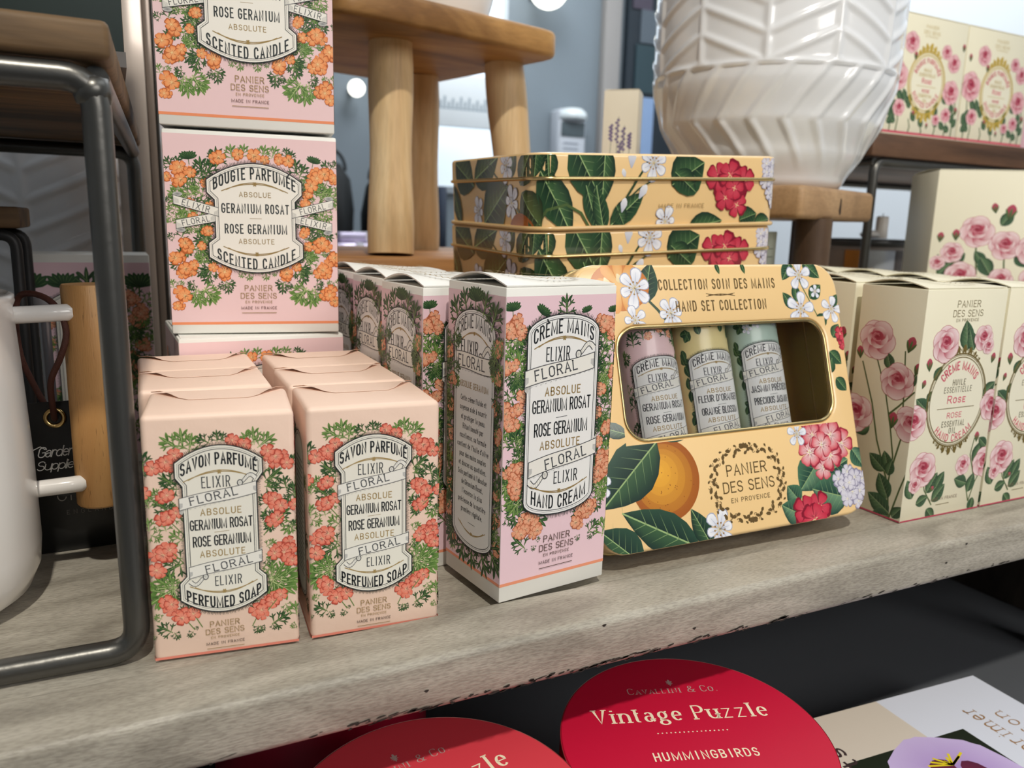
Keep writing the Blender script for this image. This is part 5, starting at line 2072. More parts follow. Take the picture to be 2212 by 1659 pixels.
TIER = .136
stool = thing('wooden_stool', 'honey wood stool with round legs, standing behind the pink boxes', 'stool', (.193, .4725, TIER))
o = stool.location
square_seat('seat', (.193 - o.x, .4725 - o.y), (.967, .254), .116, .3155 - TIER, .3385 - TIER, .018, M_STOOL, stool)
for (x, y), (dx, dy) in (((.178, .413), (-.006, -.018)), ((.300, .444), (.018, -.012)), ((.255, .552), (.006, .014)), ((.133, .525), (-.016, .012))):
    pts = [(x + dx * k - o.x, y + dy * k - o.y, (.3165 - TIER) * (1 - k) + .0008 * k) for k in [i / 8 for i in range(9)]]
    tube('leg', pts, [.0185 + .001 * math.sin(i * 1.1) + .0012 * i / 8 for i in range(9)], M_LEG, stool, 20)
tag(box('wooden_crate', (.045, .352, 0), (.470, .66, TIER - .0005), mat_wood('crate_wood', '#8f5f35', '#b07d4a', '#c4925d', (4, 20, 20), .5, 400, .3), None, .003), 'low wooden crate at the back that carries the stool', 'crate')

pot = thing('white_pot', 'small white pot standing on the wooden stool, only its foot showing', 'pot', (.243, .485, .3388))
lathe('pot_body', [(.040, 0), (.045, .002), (.048, .006), (.056, .03), (.064, .06), (.068, .09), (.068, .13), (.062, .132), (.060, .10)], M_CER, pot, 48)

slab = thing('wooden_slab_stool', 'low wooden slab stool with a knot, carrying the white chevron planter', 'stool', (.503, .302, 0))
o = slab.location
square_seat('seat', (0, 0), (.94, .342), .077, .176, .203, .005, M_SLAB, slab)
for x, y in ((.502, .232), (.432, .296), (.572, .306), (.506, .372)):
    tube('leg', [(x - o.x, y - o.y, .177), (x - o.x, y - o.y, 0)], .0155, mat_wood('slab_leg', '#3c2c20', '#4d392a', '#5f4a38', (14, 14, 3), .5, 300, .3), slab, 20)
ex, ey = Vector((.94, .342, 0)), Vector((-.342, .94, 0))
bm = bmesh.new()
for cx_, cz_, w_, h_ in ((.0, .183, .0032, .0075),):
    P0 = ex * cx_ - ey * .0772
    vs = [bm.verts.new(P0 + ex * w_ * math.cos(t) * (1 if math.sin(t) < 0 else .6) + Vector((0, 0, cz_ + .005 + h_ * math.sin(t)))) for t in [i * .6 for i in range(10)]]
    bm.faces.new(vs)
from_bm('knot', bm, mat('knot_wood', '#2c1e12', .7), slab)


def chevron(th, z, j):
    """raised ribs: slanted bands low down, V ridges with upright ribs above"""
    q = th * 14 / PI
    ridge = lambda p: max(0., math.cos(2 * PI * p)) ** 2
    zb1, zb2 = .052, .094
    if z < .012:
        return 0
    if z < zb1:
        k = min(1, (z - .012) / .02)
        return .0017 * ridge(q * .82 - (z - zb1) * -26 * 1.) * k
    if z < zb2:
        return .0020 * ridge(q * .82 + (z - zb1) * -26)
    s = (th / (PI / 6)) % 2
    rib = math.exp(-((min(s % 1, 1 - s % 1)) / .055) ** 2)
    v = abs(s - 1)
    rim = math.exp(-((z - zb2) / .0025) ** 2)
    return .0021 * max(.9 * ridge((z - zb2) * 46 - v * 1.15), rib, rim)


def planter(name, label, loc, rz, k=1., group=None, hgt=.26):
    t = thing(name, label, 'planter', loc, rz, group)
    t.scale = (k, k, k)
    def rad(z):
        pr = [(0, .066), (.006, .070), (.03, .084), (.055, .096), (.085, .1045), (.11, .106), (.2, .107), (.27, .103)]
        for (a, ra), (b, rb) in zip(pr, pr[1:]):
            if a <= z <= b:
                u = (z - a) / (b - a)
                return ra + (rb - ra) * (u * u * (3 - 2 * u) * .4 + u * .6)
        return pr[-1][1]
    zs = [0, .0015, .004] + [.006 + (hgt - .006) * i / 150 for i in range(151)]
    prof = [(rad(z) - (.002 if z == 0 else 0), z) for z in zs] + [(rad(hgt) - .003, hgt + .002), (rad(hgt) - .008, hgt), (rad(hgt) - .010, hgt - .05), (.06, .02), (.0, .018)]
    lathe('pot_body', prof, mat('cool_white_glaze', '#eef0f4', .16, coat=.6), t, 420, lambda th, z, j: chevron(th, z, j) if j < 154 else 0)
    return t


planter('chevron_planter', 'big white ceramic planter with chevron relief on the wooden slab stool', (.503, .300, .2032), .25, 1., 'white chevron planters')
planter('chevron_planter', 'white chevron planter standing in the dark behind the steel riser', (-.090, .548, 0), .9, 1.08, 'white chevron planters')

# lavender carton beside the planter
t = thing('lavender_box', 'slim cream box printed with lavender, between the tin stack and planter', 'box', (.402, .388, TIER), -.75)
bm = bmesh.new()
bm_box(bm, (-.0165, -.014, 0), (.0165, .014, .156), .0006, 2)
body = from_bm('carton', bm, mat('ivory_carton', '#fbf3df', .45), t, smooth=True, auto=.6)
a = Art(70, bounds(33, 156))
for x, y, l in ((8, 98, 28), (14, 90, 42), (20, 84, 40), (26, 92, 26), (17, 70, 40)):
    a.line([(16, 60), (x, y), (x + 1, y + l)], .5, C4('#75806a'))
    for k in range(9):
        a.fan((x + .8 * (-1) ** k, y + l * .45 + k * l * .06), [(x + .8 * (-1) ** k + 1.5 * math.cos(q), y + l * .45 + k * l * .06 + 1.3 * math.sin(q)) for q in [i * .9 for i in range(7)]], C4('#9a8bb4'), C4('#6f5f8e'))
merge(body, a.build('p', fpos(.033, .028), M_PRINT))
flap('lid_flap', .032, .027, .1562, mat('ivory_carton', '#f3e9d2', .45), t, .001)

# ---------------------------------------------------------------- rear steel riser with rose candle boxes
M_DWOOD = mat_wood('riser_wood', '#4a3426', '#6a4c38', '#7d5d47', (3, 20, 20), .5, 500, .4)
rr_ = thing('steel_riser', 'dark steel riser with brown wooden top, carrying the rose candle boxes', 'riser', (.66, .31, 0))
R = .0047
path = rounded_path([(.55, 0, R), (0, 0, R), (0, 0, .238), (.55, 0, .238)], .012)
tube('frame', path, R, M_STEEL, rr_)
path = rounded_path([(.55, .28, R), (0, .28, R), (0, .28, .238), (.55, .28, .238)], .012)
tube('frame', path, R, M_STEEL, rr_)
for z in (R, .238):
    tube('crossbar', [(0, 0, z), (0, .28, z)], R * .9, M_STEEL, rr_)
box('wooden_top', (-.012, -.006, .2432), (.56, .29, .2665), M_DWOOD, rr_, .002)


def rose_candle_art(W_, H_):
    a = Art(64, bounds(W_, H_))
    k = W_ / 122
    for x, y in ((20, 30), (100, 30), (10, 60), (112, 60), (60, 14), (40, 20), (82, 20)):
        rose_stem(a, [(x * k, 5), (x * k + 2, y * .6), (x * k - 1, y)], 1.4)
    for i in range(34):
        x, y, an = a.r.uniform(4, 118), a.r.uniform(12, 40), a.r.uniform(.3, 2.9)
        rleaf(a, x * k, y, x * k + 12 * math.cos(an), y + 12 * math.sin(an))
    for x, y, r in ((26, 92, 9), (18, 70, 14), (92, 86, 7), (103, 80, 9), (104, 50, 14)):
        pass
    oval_frame(a, 62 * k, 58, 26 * k, 28, (*lin('#d9b84a'), .7), 1.7)
    for x, y, R in ((32, 96, 11), (14, 62, 16), (90, 92, 8), (104, 82, 10), (104, 52, 13), (22, 30, 9), (100, 28, 8), (84, 22, 6)):
        a.rose(x * k, y, R, x, ('#f3cfd2', '#e08a98', '#b23350', '#8a1a34'))
    for x, y, l in ((40, 80, 8), (8, 88, 8), (118, 96, 8), (116, 30, 8), (46, 22, 7), (70, 12, 6)):
        a.bud(x * k, y, l)
    ell_text(a, 'BOUGIE PARFUMÉE', 62 * k, 58, 21.5 * k, 1.08, 5, 2.3, PINKT, True)
    ell_text(a, 'SCENTED CANDLE', 62 * k, 58, 21.5 * k, 1.08, 5, 2.2, PINKT, False)
    y_ = C4('#c6ac62')
    for v, w in ((71, 12), (66, 26)):
        a.text('HUILE' if v > 70 else 'ESSENTIELLE', 62 * k, v, 3.4, w * k, bold=.13, col=y_)
    a.text('Rose', 62 * k, 60, 5.6, 15 * k, bold=.15, col=PINKT, gw=.7, sc=True)
    a.line([(46 * k, 54.5), (78 * k, 54.5)], .5, y_)
    a.text('ROSE', 62 * k, 50, 3.4, 12 * k, bold=.15, col=PINKT, gw=.7)
    a.text('ESSENTIAL', 62 * k, 45, 3.4, 22 * k, bold=.13, col=y_)
    a.text('OIL', 62 * k, 40, 3.4, 6 * k, bold=.13, col=y_)
    a.text('PANIER', 62 * k, 114, 3.6, 20 * k, bold=.11, col=y_, gw=.85, serif=.08)
    a.text('DES SENS', 62 * k, 108.5, 3.6, 26 * k, bold=.11, col=y_, gw=.85, serif=.08)
    a.text('EN PROVENCE', 62 * k, 104.5, 1.7, 20 * k, bold=.13, col=y_, gw=.9)
    rect(a, .2, 4, W_ - .2, 6.5, C4('#d4556c'))
    return a


def make_rose_candle(W_, D_, H_):
    t = thing('rose_candle_box', 'x', 'candle box')
    bm = bmesh.new()
    bm_box(bm, (-W_ / 2, -D_ / 2, 0), (W_ / 2, D_ / 2, H_), .0008, 2)
    body = from_bm('carton', bm, M_CREAM, t, smooth=True, auto=.6)
    p = rose_candle_art(W_ * 1000, H_ * 1000).build('p', fpos(W_, D_), M_PRINT)
    a = Art(65, bounds(D_ * 1000, H_ * 1000))
    for x, y, R in ((30, 40, 12), (60, 70, 14), (95, 60, 15), (100, 30, 10)):
        rose_stem(a, [(x, 4), (x + 3, y * .5), (x, y)], 1.4)
        a.rose(x, y, R, x)
    rect(a, .2, 4, D_ * 1000 - .2, 6.5, C4('#d4556c'))
    merge(body, p, a.build('q', lpos(W_, D_), M_PRINT))
    flap('lid_flap', W_ - .001, D_ - .001, H_ + .0004, M_CREAM, t, .001)
    return t


rc = make_rose_candle(.120, .11, .124)
rc.location, rc['label'], rc['group'] = corner(.685, .3265, .02, .12, .11, .2672), 'cream rose candle box on the rear riser, right beside the planter', 'rose candle boxes'
rc.rotation_euler = (0, 0, .02)
dup(rc, corner(.8065, .329, .02, .12, .11, .2672), .02, 'cream rose candle box on the rear riser, next to the pink box', 'rose candle boxes')
t = thing('pink_box', 'pale pink box at the right end of the rear riser', 'box', (.985, .385, .2672), .02)
box('carton', (-.055, -.05, 0), (.055, .05, .112), mat('pink_carton', '#ecc3cf', .4), t, .001)
a = Art(66, bounds(110, 112))
for x, y, an in ((4, 60, 1.2), (5, 45, .4), (8, 30, 1), (16, 22, .5), (9, 75, 1.8)):
    rleaf(a, x, y, x + 12 * math.cos(an), y + 12 * math.sin(an))
a.rose(12, 30, 9, 0, ('#f6efe0', '#e9dcc4', '#c9b48e', '#a88f62'))
a.build('front_print', fpos(.11, .10), M_PRINT, t)

# round canister with a taper candle on it
t = thing('round_canister', 'low dark-topped round canister with copper and silver panels, before the bright wall', 'canister', (.822, .455, 0))
lathe('canister_body', [(.055, 0), (.058, .004), (.058, .150)], mat('canister_grey', '#8d8480', .35), t, 48)
lathe('canister_top', [(.0585, .1505), (.060, .152), (.060, .158), (.058, .1595), (0, .160)], mat('canister_dark', '#3b3a3a', .3), t, 48)
for a0, a1, c, mt in ((-2.73, -2.31, '#c98640', .4), (-2.29, -1.70, '#c9ced8', .4), (-3.9, -2.75, '#8b7f78', .2), (-1.68, -.9, '#5d5654', .3)):
    n = 8
    vs = [(.0592 * math.cos(a0 + (a1 - a0) * i / n), .0592 * math.sin(a0 + (a1 - a0) * i / n), z) for z in (.06, .146) for i in range(n + 1)]
    link('panel', vs, [(i, i + 1, n + 2 + i, n + 1 + i) for i in range(n)], mat('panel_' + c[1:], c, .25, mt), t, smooth=True)
t = thing('taper_candle', 'short white taper candle standing upright on the round canister', 'candle', (.820, .425, .1602))
lathe('wax', [(.0072, 0), (.0075, .001), (.0073, .026), (.006, .0275), (0, .0278)], mat('white_wax', '#f5efe8', .4), t, 24)
tube('wick', [(0, 0, .027), (.0004, 0, .031)], .0005, M_DARK, t, 8)
t = thing('white_pebble', 'small shiny white pebble shaped ornament at the foot of the taper candle', 'ornament', (.800, .425, .1602))
lathe('stone', [(.004, 0), (.010, .002), (.012, .005), (.009, .0085), (.004, .010), (0, .0103)], M_CER, t, 24)
# pale bottle beside the slab stool's leg
t = thing('pale_carton', 'narrow pale grey-green carton partly hidden behind the slab stool leg', 'carton', (.470, .262, 0), .3)
box('carton', (-.012, -.010, 0), (.012, .010, .165), mat('pale_green_carton', '#c5cbbb', .5), t, .0006)
a = Art(67, bounds(24, 165))
for v in (150, 143, 128, 121):
    a.line([(5, v), (19, v)], 1.0, C4('#8f978a'))
a.build('front_print', fpos(.024, .02), M_PRINT, t)

# ---------------------------------------------------------------- front steel riser at the left
M_RTOP = mat_wood('rustic_board', '#46341f', '#6f5638', '#8a6c48', (4, 30, 30), .6, 400, .5)
rs = thing('steel_riser', 'dark steel rod riser with rustic wooden top at the left front', 'riser', (-.047, .016, 0))
R = .0046
back = (.017, .336)
fr = rounded_path([(-.30, .004, R + .0002), (0, 0, R + .0002), (-.0015, 0, .2076), (-.30, .004, .2070)], .010)
tube('frame', fr, R, M_STEEL, rs, 20)
bk = rounded_path([(-.28, back[1] + .004, R), (back[0], back[1], R), (back[0], back[1], .2076), (-.28, back[1] + .004, .2076)], .012)
tube('frame', bk, R, M_STEEL, rs, 20)
tube('crossbar', [(-.001, .004, .2080), (back[0], back[1], .2080)], R * .9, M_STEEL, rs, 16)
# weld bead where the rods meet
lathe('weld', [(.001, -.005), (.0052, -.004), (.0062, 0), (.0052, .004), (.001, .005)], M_STEEL, rs, 14, lambda th, z, j: .0004 * math.sin(3 * th + z * 900)).location = (-.0022, .001, .2035)
bm = bmesh.new()
bm_box(bm, (-.33, -.004, 0), (.004, .35, .0125), .0025, 3)
for v in bm.verts:
    v.co.x += .0185 * (v.co.y / .35) * (1 if v.co.x > -.1 else 0)
    v.co.z += .0005 * math.sin(v.co.x * 70 + v.co.y * 50)
o = from_bm('wooden_top', bm, M_RTOP, rs, smooth=True, auto=.7)
o.location.z = .2128

# dark printed box on that riser
t = thing('dark_green_box', 'dark green box with shadowy flowers on the wooden top of the front riser', 'box', (-.087, .150, .2258), 0)
box('carton', (-.05, -.045, .0), (.05, .045, .24), mat('dark_green_carton', '#1d2b29', .45), t, .001)  # made taller past the view so its shade reaches the candle boxes
a = Art(71, bounds(100, 130))
for x, y, an in ((60, 60, 2.2), (75, 50, .8), (80, 70, 1.6), (66, 40, 2.9), (85, 40, 1.2), (50, 80, 2.4), (90, 62, 2.7), (78, 28, 2.0), (40, 60, 1.2)):
    a.leaf(x, y, x + 22 * math.cos(an), y + 22 * math.sin(an), .3, '#11191a', '#27332f', '#3a4844', '#1a2524')
a.floret(35, 92, 16, (C4('#8d7890'), C4('#6a5670'), C4('#3c3040')))
a.floret(58, 96, 12, (C4('#8d7890'), C4('#5d4a64'), C4('#3c3040')))
a.build('front_print', fpos(.10, .09), M_PRINT, t)
box('base_strip', (-.0505, -.0455, -.0002), (.0505, .0455, .006), mat('grey_strip', '#5c5856', .4), t)

# small second riser in the dark under it
t = thing('small_steel_riser', 'small black riser with wooden top in the dark behind the watering jug', 'riser', (-.094, .225, 0))
tube('frame', rounded_path([(-.2, 0, .003), (0, 0, .003), (0, 0, .152), (-.2, 0, .152)], .008), .003, M_DARK, t)
tube('frame', rounded_path([(-.2, .055, .003), (0, .055, .003), (0, .055, .152), (-.2, .055, .152)], .008), .003, M_DARK, t)
box('wooden_top', (-.21, -.004, .1555), (.003, .06, .167), M_RTOP, t, .0015)
t = thing('grey_vase', 'shiny dark grey vase at the left edge under the small riser', 'vase', (-.150, .2530, 0))
lathe('vase_body', [(.016, 0), (.019, .004), (.0225, .05), (.022, .11), (.018, .135), (.016, .14), (.014, .138), (.012, .06), (0, .05)], mat('grey_glaze', '#6d6e72', .15, coat=.5), t, 40)

# upright post between riser and candle boxes
post = thing('upright_post', 'tall pale glossy upright post behind the candle boxes', 'post', (-.0245, .40, 0))
M_POST = mat('pale_gloss', '#cdbfb4', .22, .3, coat=.3)
box('post_face', (-.0150, -.012, 0), (.0068, .012, .62), M_POST, post, .0012)
box('post_flange', (.0072, -.010, 0), (.0125, .012, .62), mat('pale_gloss_dark', '#8e8076', .25, .4), post, .001)
box('post_edge', (.0129, -.008, 0), (.0150, .012, .62), M_STEEL, post, .001)

# ---------------------------------------------------------------- white watering jug with wooden handle
M_ENAMEL = mat('white_enamel', '#eae6e1', .22, coat=.5)
jug = thing('watering_jug', 'white enamel watering jug with a beech handle, cut off by the left edge', 'jug', (-.1325, .0915, 0))
r = .0505
prof = [(0, .0004), (.030, 0), (.038, .0015), (.0455, .007), (.0495, .016), (.0505, .026), (.0502, .06), (.0488, .10), (.0475, .126), (.0485, .1285), (.0482, .1310), (.0465, .1318), (.0452, .130), (.0458, .12), (.048, .05), (.046, .02), (0, .012)]
lathe('jug_body', prof, M_ENAMEL, jug, 96, closed_bottom=False)
hd = Vector((.0745, .0165, 0))
dr = hd.normalized()
hx = tube('handle_dowel', [hd + Vector((0, 0, z)) for z in (.0335, .0345, .07, .1, .1330, .1340)], [.0098, .0106, .0106, .0105, .0104, .0099], M_OAK, jug, 40)
for nm, z in (('handle_post', .1225), ('handle_post', .0455)):
    p0 = dr * (.0465 if z > .1 else .0485) + Vector((0, 0, z - .001))
    p1 = hd - dr * .0058 + Vector((0, -.0055, z))
    tube(nm, [p0, p0 * .5 + p1 * .5, p1 - (p1 - p0).normalized() * .002, p1], [.0037, .0037, .0037, .0026], M_ENAMEL, jug, 24)

# black tag on a leather cord
tg = thing('hang_tag', 'black card tag with white script hanging from the jug on a brown cord', 'tag', (-.0765, .1235, .079), -.12)
tw, th = .030, .046
vs = []
out = [(-tw / 2, -th + .004), (tw * .1, -th), (tw / 2, -th + .004), (tw / 2, .0005), (-tw / 2, -.0005)]
vs = [(x, y, z) for y in (0, .0006) for x, z in out]
n = len(out)
link('card', vs, [tuple(range(n)), tuple(range(2 * n - 1, n - 1, -1))] + [(i, n + i, n + (i + 1) % n, (i + 1) % n) for i in range(n)], mat('black_card', '#191919', .35), tg)
q = 14
bv, bf = [], []
for i in range(24):
    t1 = 2 * PI * i / 24
    for k in range(8):
        t2 = 2 * PI * k / 8
        rr1 = .0038 + .0011 * math.cos(t2)
        bv.append((.001 + rr1 * math.cos(t1), -.0004 - .0009 * math.sin(t2), -.0075 + rr1 * math.sin(t1)))
for i in range(24):
    for k in range(8):
        i2, k2 = (i + 1) % 24, (k + 1) % 8
        bf.append((i * 8 + k, i * 8 + k2, i2 * 8 + k2, i2 * 8 + k))
link('grommet', bv, bf, mat('brass', (.72, .52, .22), .22, 1.), tg, smooth=True)
a = Art(72)
wt = C4('#e8e6e0')
a.text('Garden', 15.5, 21, 5.2, 15, bold=.09, col=wt, gw=.8, gap=.0, warp=lambda u, v: (u + (v - 20) * .28, v + (u - 15) * .05))
a.text('Supplies', 16.0, 14.5, 4.6, 17.5, bold=.09, col=wt, gw=.75, gap=.0, warp=lambda u, v: (u + (v - 14) * .28, v + (u - 15) * .05))
a.line([(4, 19), (6, 22), (9, 23.5), (11, 22)], .4, wt)
a.build('lettering', lambda u, v, h: (u / 1000 - tw / 2, -h / 1000 - .0001, -th + v / 1000 + .0015), M_PRINT, tg)
# cord: up from the grommet, over the handle post and back down behind
ct = Vector((.001, -.0012, -.0075))
cp = [ct + Vector((0, .0030, -.001)), ct, ct + Vector((.0006, -.0042, .005)), Vector((.0035, -.0150, .012)), Vector((.0092, -.0205, .024)), Vector((.0122, -.0215, .034)), Vector((.0105, -.0205, .043)), Vector((.0050, -.0160, .0488)), Vector((-.003, -.0085, .0505)), Vector((-.0085, -.0040, .0480)), Vector((-.0105, -.0030, .038)), Vector((-.0100, -.0020, .022)), Vector((-.0065, .0010, .008)), Vector((-.002, .0022, -.004)), ct + Vector((-.0005, .0022, 0))]
sm = []
for i in range(len(cp) - 1):
    p0, p1, p2, p3 = cp[max(i - 1, 0)], cp[i], cp[i + 1], cp[min(i + 2, len(cp) - 1)]
    for k in range(5):
        u = k / 5
        sm.append(.5 * ((2 * p1) + (p2 - p0) * u + (2 * p0 - 5 * p1 + 4 * p2 - p3) * u * u + (3 * p1 - p0 - 3 * p2 + p3) * u ** 3))
sm.append(cp[-1])
tube('cord', sm, .00135, mat('brown_leather', '#4a2418', .6, bump=(3000, .8, .0004)), tg, 12)

# black sleeve behind the handle
t = thing('black_carton', 'black carton with faint white lettering behind the wooden handle', 'carton', (-.068, .147, 0), .02)
box('carton', (-.026, -.008, 0), (.026, .008, .056), mat('black_card', '#191919', .35), t, .0006)
a = Art(73)
a.text('one', 23, 30, 8, 15, bold=.06, col=C4('#a9a6a0'), gw=.8, gap=.3)
a.text('ENGLAND', 29, 20, 2.2, 20, bold=.1, col=C4('#8d8a86'), gap=.6)
a.build('front_print', fpos(.052, .016), M_PRINT, t)
t = thing('metal_tube', 'thin pale grey metal tube standing behind the wooden handle', 'tube', (-.0790, .160, 0))
tube('shaft', [(0, 0, 0), (0, 0, .112)], .0026, mat('grey_metal', '#85888f', .3, .6), t, 16)
tube('collar', [(0, 0, .1122), (0, 0, .124)], .0040, mat('grey_plastic', '#77767a', .4), t, 16)

# ---------------------------------------------------------------- lower shelf: puzzle tubes and a calendar
M_RED = mat('red_paper', '#c41238', .42, bump=(700, .06, .0002))
M_RED2 = mat('coral_paper', '#d6404c', .42, bump=(700, .06, .0002))


def puzzle(name_label, ctr, nrm, hgt, m, art, rot, r=.06, edge='#d8a9a0'):
    n = Vector(nrm).normalized()
    a = Vector((0, 1, 0)).cross(n).normalized()
    b = n.cross(a)
    M = Matrix(((a.x, b.x, n.x, 0), (a.y, b.y, n.y, 0), (a.z, b.z, n.z, 0), (0, 0, 0, 1)))
    M.translation = Vector(ctr) - n * hgt
    t = thing('puzzle_tube', name_label, 'puzzle box', M=M @ Matrix.Rotation(rot, 4, 'Z'), group='round puzzle tubes')
    lathe('tube_body', [(r - .002, 0), (r - .0012, .001), (r - .0012, hgt - .02)], m, t, 96)
    ld = lathe('lid', [(r - .001, hgt - .03), (r, hgt - .0295), (r, hgt - .0006), (r - .0006, hgt), (r - .0016, hgt + .0001), (0, hgt + .0001)], m, t, 128)
    ld.data.set_sharp_from_angle(angle=.5)
    lathe('lid_edge', [(r + .00015, hgt - .0012), (r + .0002, hgt - .0008), (r + .0001, hgt - .0003)], mat('worn_edge', edge, .6), t, 96, closed_bottom=False)
    if art:
        art.build('lettering', lambda u, v, h: (u / 1000, v / 1000, hgt + .0001 + h / 1000), M_PRINT, t)
    return t


def fleur(a, x, y, s, col):
    for an, l in ((PI / 2, 1.), (PI / 2 + .7, .75), (PI / 2 - .7, .75), (-PI / 2, .6), (-PI / 2 + .8, .45), (-PI / 2 - .8, .45)):
        a.blade(x, y, x + s * l * math.cos(an), y + s * l * math.sin(an), .2, col, col)
    a.line([(x - s * .5, y), (x + s * .5, y)], s * .14, col)


IV = C4('#f3e6c8')
SV = (*lin('#d9c9c0'), .6)


def puzzle_art():
    a = Art(80)
    a.begin()
    fleur(a, -.2, 39.4, 3.0, SV)
    a.end()
    a.text('Cavallini & Co.', -.2, 34.6, 4.8, 44, bold=.10, col=SV, gw=.85, gap=.3, serif=.12, contrast=1, sc=True)
    a.text('Vintage Puzzle', -1.5, 17.8, 10.4, 81, bold=.13, col=IV, gw=.62, gap=.22, serif=.13, contrast=1)
    for k in range(17):
        a.begin()
        a.fan((-16.0 + k * 2.0, 5.2), [(-16.0 + k * 2.0 + .4 * math.cos(q), 5.2 + .4 * math.sin(q)) for q in [i * 1.05 for i in range(6)]], IV, IV)
        a.end()
    a.text('HUMMINGBIRDS', 1.2, -9.2, 5.2, 46, bold=.13, col=IV, gw=.8, gap=.5)
    return a


puzzle('bright red round puzzle tube lettered in ivory on the lower shelf', (.171, -.0465, -.0559), (-.0314, -.0713, 1), .0885, M_RED, puzzle_art(), -.339)
puzzle('coral red round puzzle tube at the bottom edge, left of the bright red one', (.0498, -.0482, -.0555), (-.0307, -.0731, 1), .0885, M_RED2, puzzle_art(), .118)
puzzle('dark red round puzzle tube in deep shade under the shelf edge', (.045, .125, -.052), (0, 0, 1), .0983, mat('dark_red_paper', '#a50d30', .45), None, 0)

cal = thing('calendar', 'white calendar with a purple flower photo, lying upside down on the lower shelf', 'calendar', (.350, -.110, -.1503), -.06)
box('pages', (-.098, -.125, .0002), (.0920, .122, .0290), mat('page_white', '#e8e8ea', .6), cal, .0004)
a = Art(82, [rregion(0, 0, 190, 247)])
rect(a, 0, 0, 190, 247, C4('#dde1ee'))
rect(a, 0, 40, 104, 247, C4('#d8cdbf'))
rect(a, 40, 110, 131, 207.5, C4('#1c2415'))
cx, cy = 92, 172
for k in range(7):
    an = k * .9 + .2
    a.petal(cx, cy, an, 40, .55, C4('#a886c8'), C4('#cdb9e6'), .03)
for k in range(5):
    an = k * 1.26 + .5
    a.petal(cx, cy, an, 21, .35, C4('#7c2846'), C4('#5c1c3c'))
a.begin()
for k in range(40):
    an, q_ = a.r.uniform(0, 6.28), a.r.uniform(2, 13)
    a.line([(cx, cy), (cx + q_ * math.cos(an), cy + q_ * math.sin(an))], .8, C4('#c98f5a'))
for k in range(8):
    a.line([(cx + 4, cy + 14), (cx - 10 + k * 4, cy + 18 + (k % 3) * 2)], 1.4, C4('#e8d21e'))
a.end()
br = C4('#9b7242')
up = lambda t, x, y, h, w, al: a.text(t, x, y, h, w, bold=.12, col=br, gw=.62, gap=.24, serif=.12, contrast=1, rot=al)
up('primer', 149, 200, 12, 42, PI / 2)
up('season', 165, 190, 10.5, 44, PI / 2)
up('an', 149, 166, 12, 16, PI / 2)
a.text('ts', 42, 212, 12, 15, bold=.13, col=C4('#3b2a2c'), gw=.62, rot=PI / 2)
a.build('cover', lambda u, v, h: (-.098 + u / 1000, -.125 + v / 1000, .0291 + h / 1000), M_PRINTP, cal)

# ---------------------------------------------------------------- far background of the shop
t = thing('hanging_sign', 'blurred white sign with grey lettering, seen between the stool legs', 'sign', (1.265, 2.90, .66))
box('board', (-.17, -.008, -.105), (.17, .008, .10), mat('sign_white', '#dde3e6', .5), t, .004)
a = Art(90)
for k in range(15):
    h = (22, 40, 26, 40, 22, 34)[k % 6]
    a.line([(40 + k * 18, 70), (40 + k * 18 + 3, 70 + h * 1.2)], 9, C4('#8d9ca6'))
    a.line([(40 + k * 18, 72), (40 + k * 18 + 12, 70)], 7, C4('#8d9ca6'))
a.build('lettering', lambda u, v, h: (u / 1000 - .17, -.0081 - h / 1000, v / 1000 - .105), M_PRINT, t)
box('bracket', (-.15, -.004, .10), (-.14, .3, .11), mat('sign_white', '#dde3e6', .5), t)
t = thing('wall_dispenser', 'white wall dispenser with a dark window on the blue-grey wall', 'dispenser', (1.915, 3.20, .585))
box('case', (-.075, -.10, -.14), (.075, 0, .12), mat('dispenser_white', '#c9ced6', .4), t, .02, 4)
lathe('shiny_hood', [(.002, .028), (.05, .02), (.07, 0), (.072, -.025), (.06, -.03)], mat('dispenser_gloss', '#eef6f8', .12, coat=.5), t, 32).location = (0, -.085, .10)
box('dark_window', (-.065, -.106, -.005), (.06, -.1005, .06), mat('dispenser_dark', '#4f5b60', .3), t, .002)
for k in range(4):
    box('text_line', (-.05, -.1015, -.04 - k * .024), (.03, -.1002, -.032 - k * .024), mat('dispenser_text', '#8a909b', .5), t)
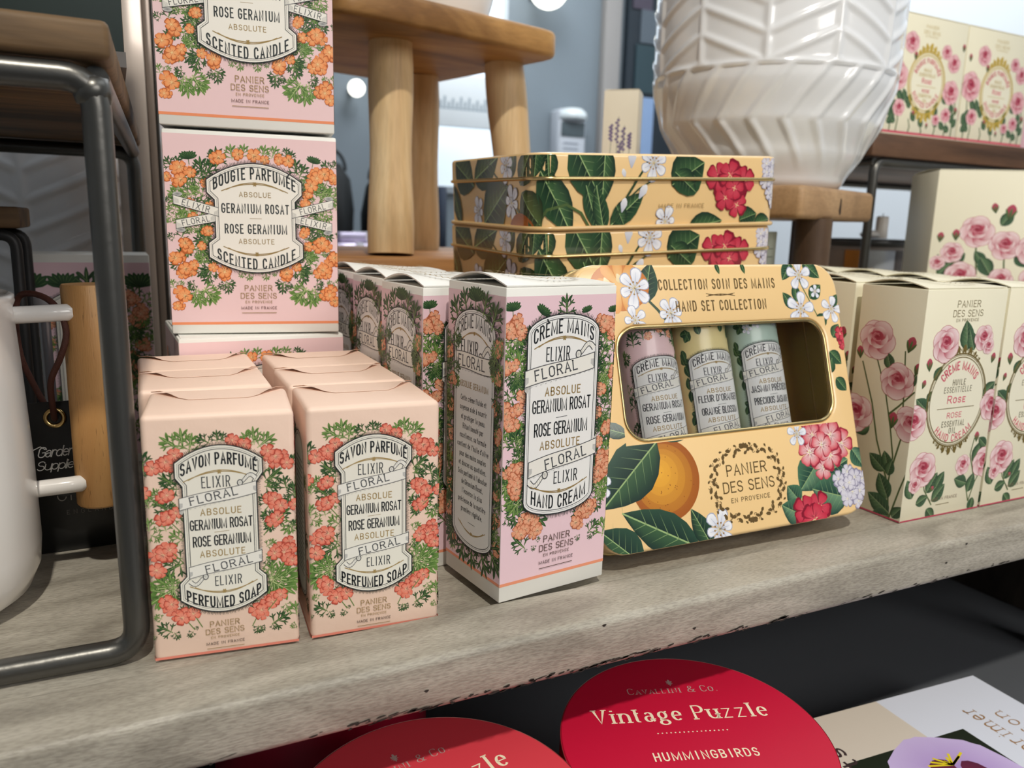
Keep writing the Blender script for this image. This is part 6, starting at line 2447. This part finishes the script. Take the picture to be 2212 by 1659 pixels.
for nm, loc, rr_b, lb in (('round_lamp', (.885, 3.10, .70), .034, 'small glowing round lamp left of the stool leg'), ('round_lamp', (1.72, 3.02, 1.18), .085, 'larger glowing round lamp at the top edge above the stool')):
    t = thing(nm, lb, 'lamp', loc)
    lathe('globe', [(rr_b * math.sin(k * PI / 12) + .0001, -rr_b * math.cos(k * PI / 12)) for k in range(13)], mat('lamp_glow', (1, .98, .9), .4, emit=(1, .98, .88), estr=3.5), t, 32)
    box('stem', (-.01, .0, -.01), (.01, 3.2 - loc[1], .01), mat('lamp_stem', '#8f979d', .4), t)
# display table with dark bags and shiny packets, far behind
tb = thing('display_table', 'far display table glimpsed between the candle boxes and the stool leg', 'table', (.70, 2.45, -.95))
box('table_top', (-.75, -.4, .985), (.45, .4, 1.02), mat('table_dark', '#2b2426', .4), tb, .004)
for x, y in ((-.7, -.35), (.4, -.35), (-.7, .35), (.4, .35)):
    box('leg', (x - .02, y - .02, 0), (x + .02, y + .02, .985), mat('table_dark', '#2b2426', .4), tb)
for k, (x, y, z, lb) in enumerate(((.62, 2.16, .0702, 'lower shiny lilac packet on the far table'), (.65, 2.2, .1022, 'upper shiny lilac packet on the far table'))):
    t = thing('gift_packet', lb, 'packet', (x, y, z), .2 * k)
    box('wrapper', (-.10, -.05, 0), (.10, .05, .03), mat('lilac_foil', '#cfc3dc', .15, .3, coat=.5), t, .01, 3)
    box('ribbon', (-.012, -.0515, -.0001), (.012, .0515, .0312), mat('white_ribbon', '#efeaf2', .4), t, .003)
for x, y, h, w, lb in ((.66, 2.62, .30, .07, 'taller dark rounded bag on the far table'), (.84, 2.60, .27, .075, 'lower dark rounded bag on the far table beside the stool leg')):
    t = thing('dark_bag', lb, 'bag', (x, y, .0702))
    lathe('bag_body', [(w * .8, 0), (w, .02), (w * 1.05, h * .45), (w * .85, h * .8), (w * .4, h * .97), (0, h)], mat('dark_fabric', '#16191a', .7), t, 24, lambda th, z, j: .006 * math.sin(5 * th + j))
    tube('handle', [(.05 * math.cos(q), 0, h * .9 + .07 * math.sin(q)) for q in [i * PI / 10 for i in range(11)]], .006, mat('dark_fabric', '#16191a', .7), t, 8)
t = thing('navy_canister', 'dark navy canister between the stool leg and the tin stack', 'canister', (.84, 2.10, .0702))
lathe('can_body', [(.045, 0), (.05, .004), (.05, .20), (.046, .206), (0, .208)], mat('navy', '#0f2038', .35), t, 32)
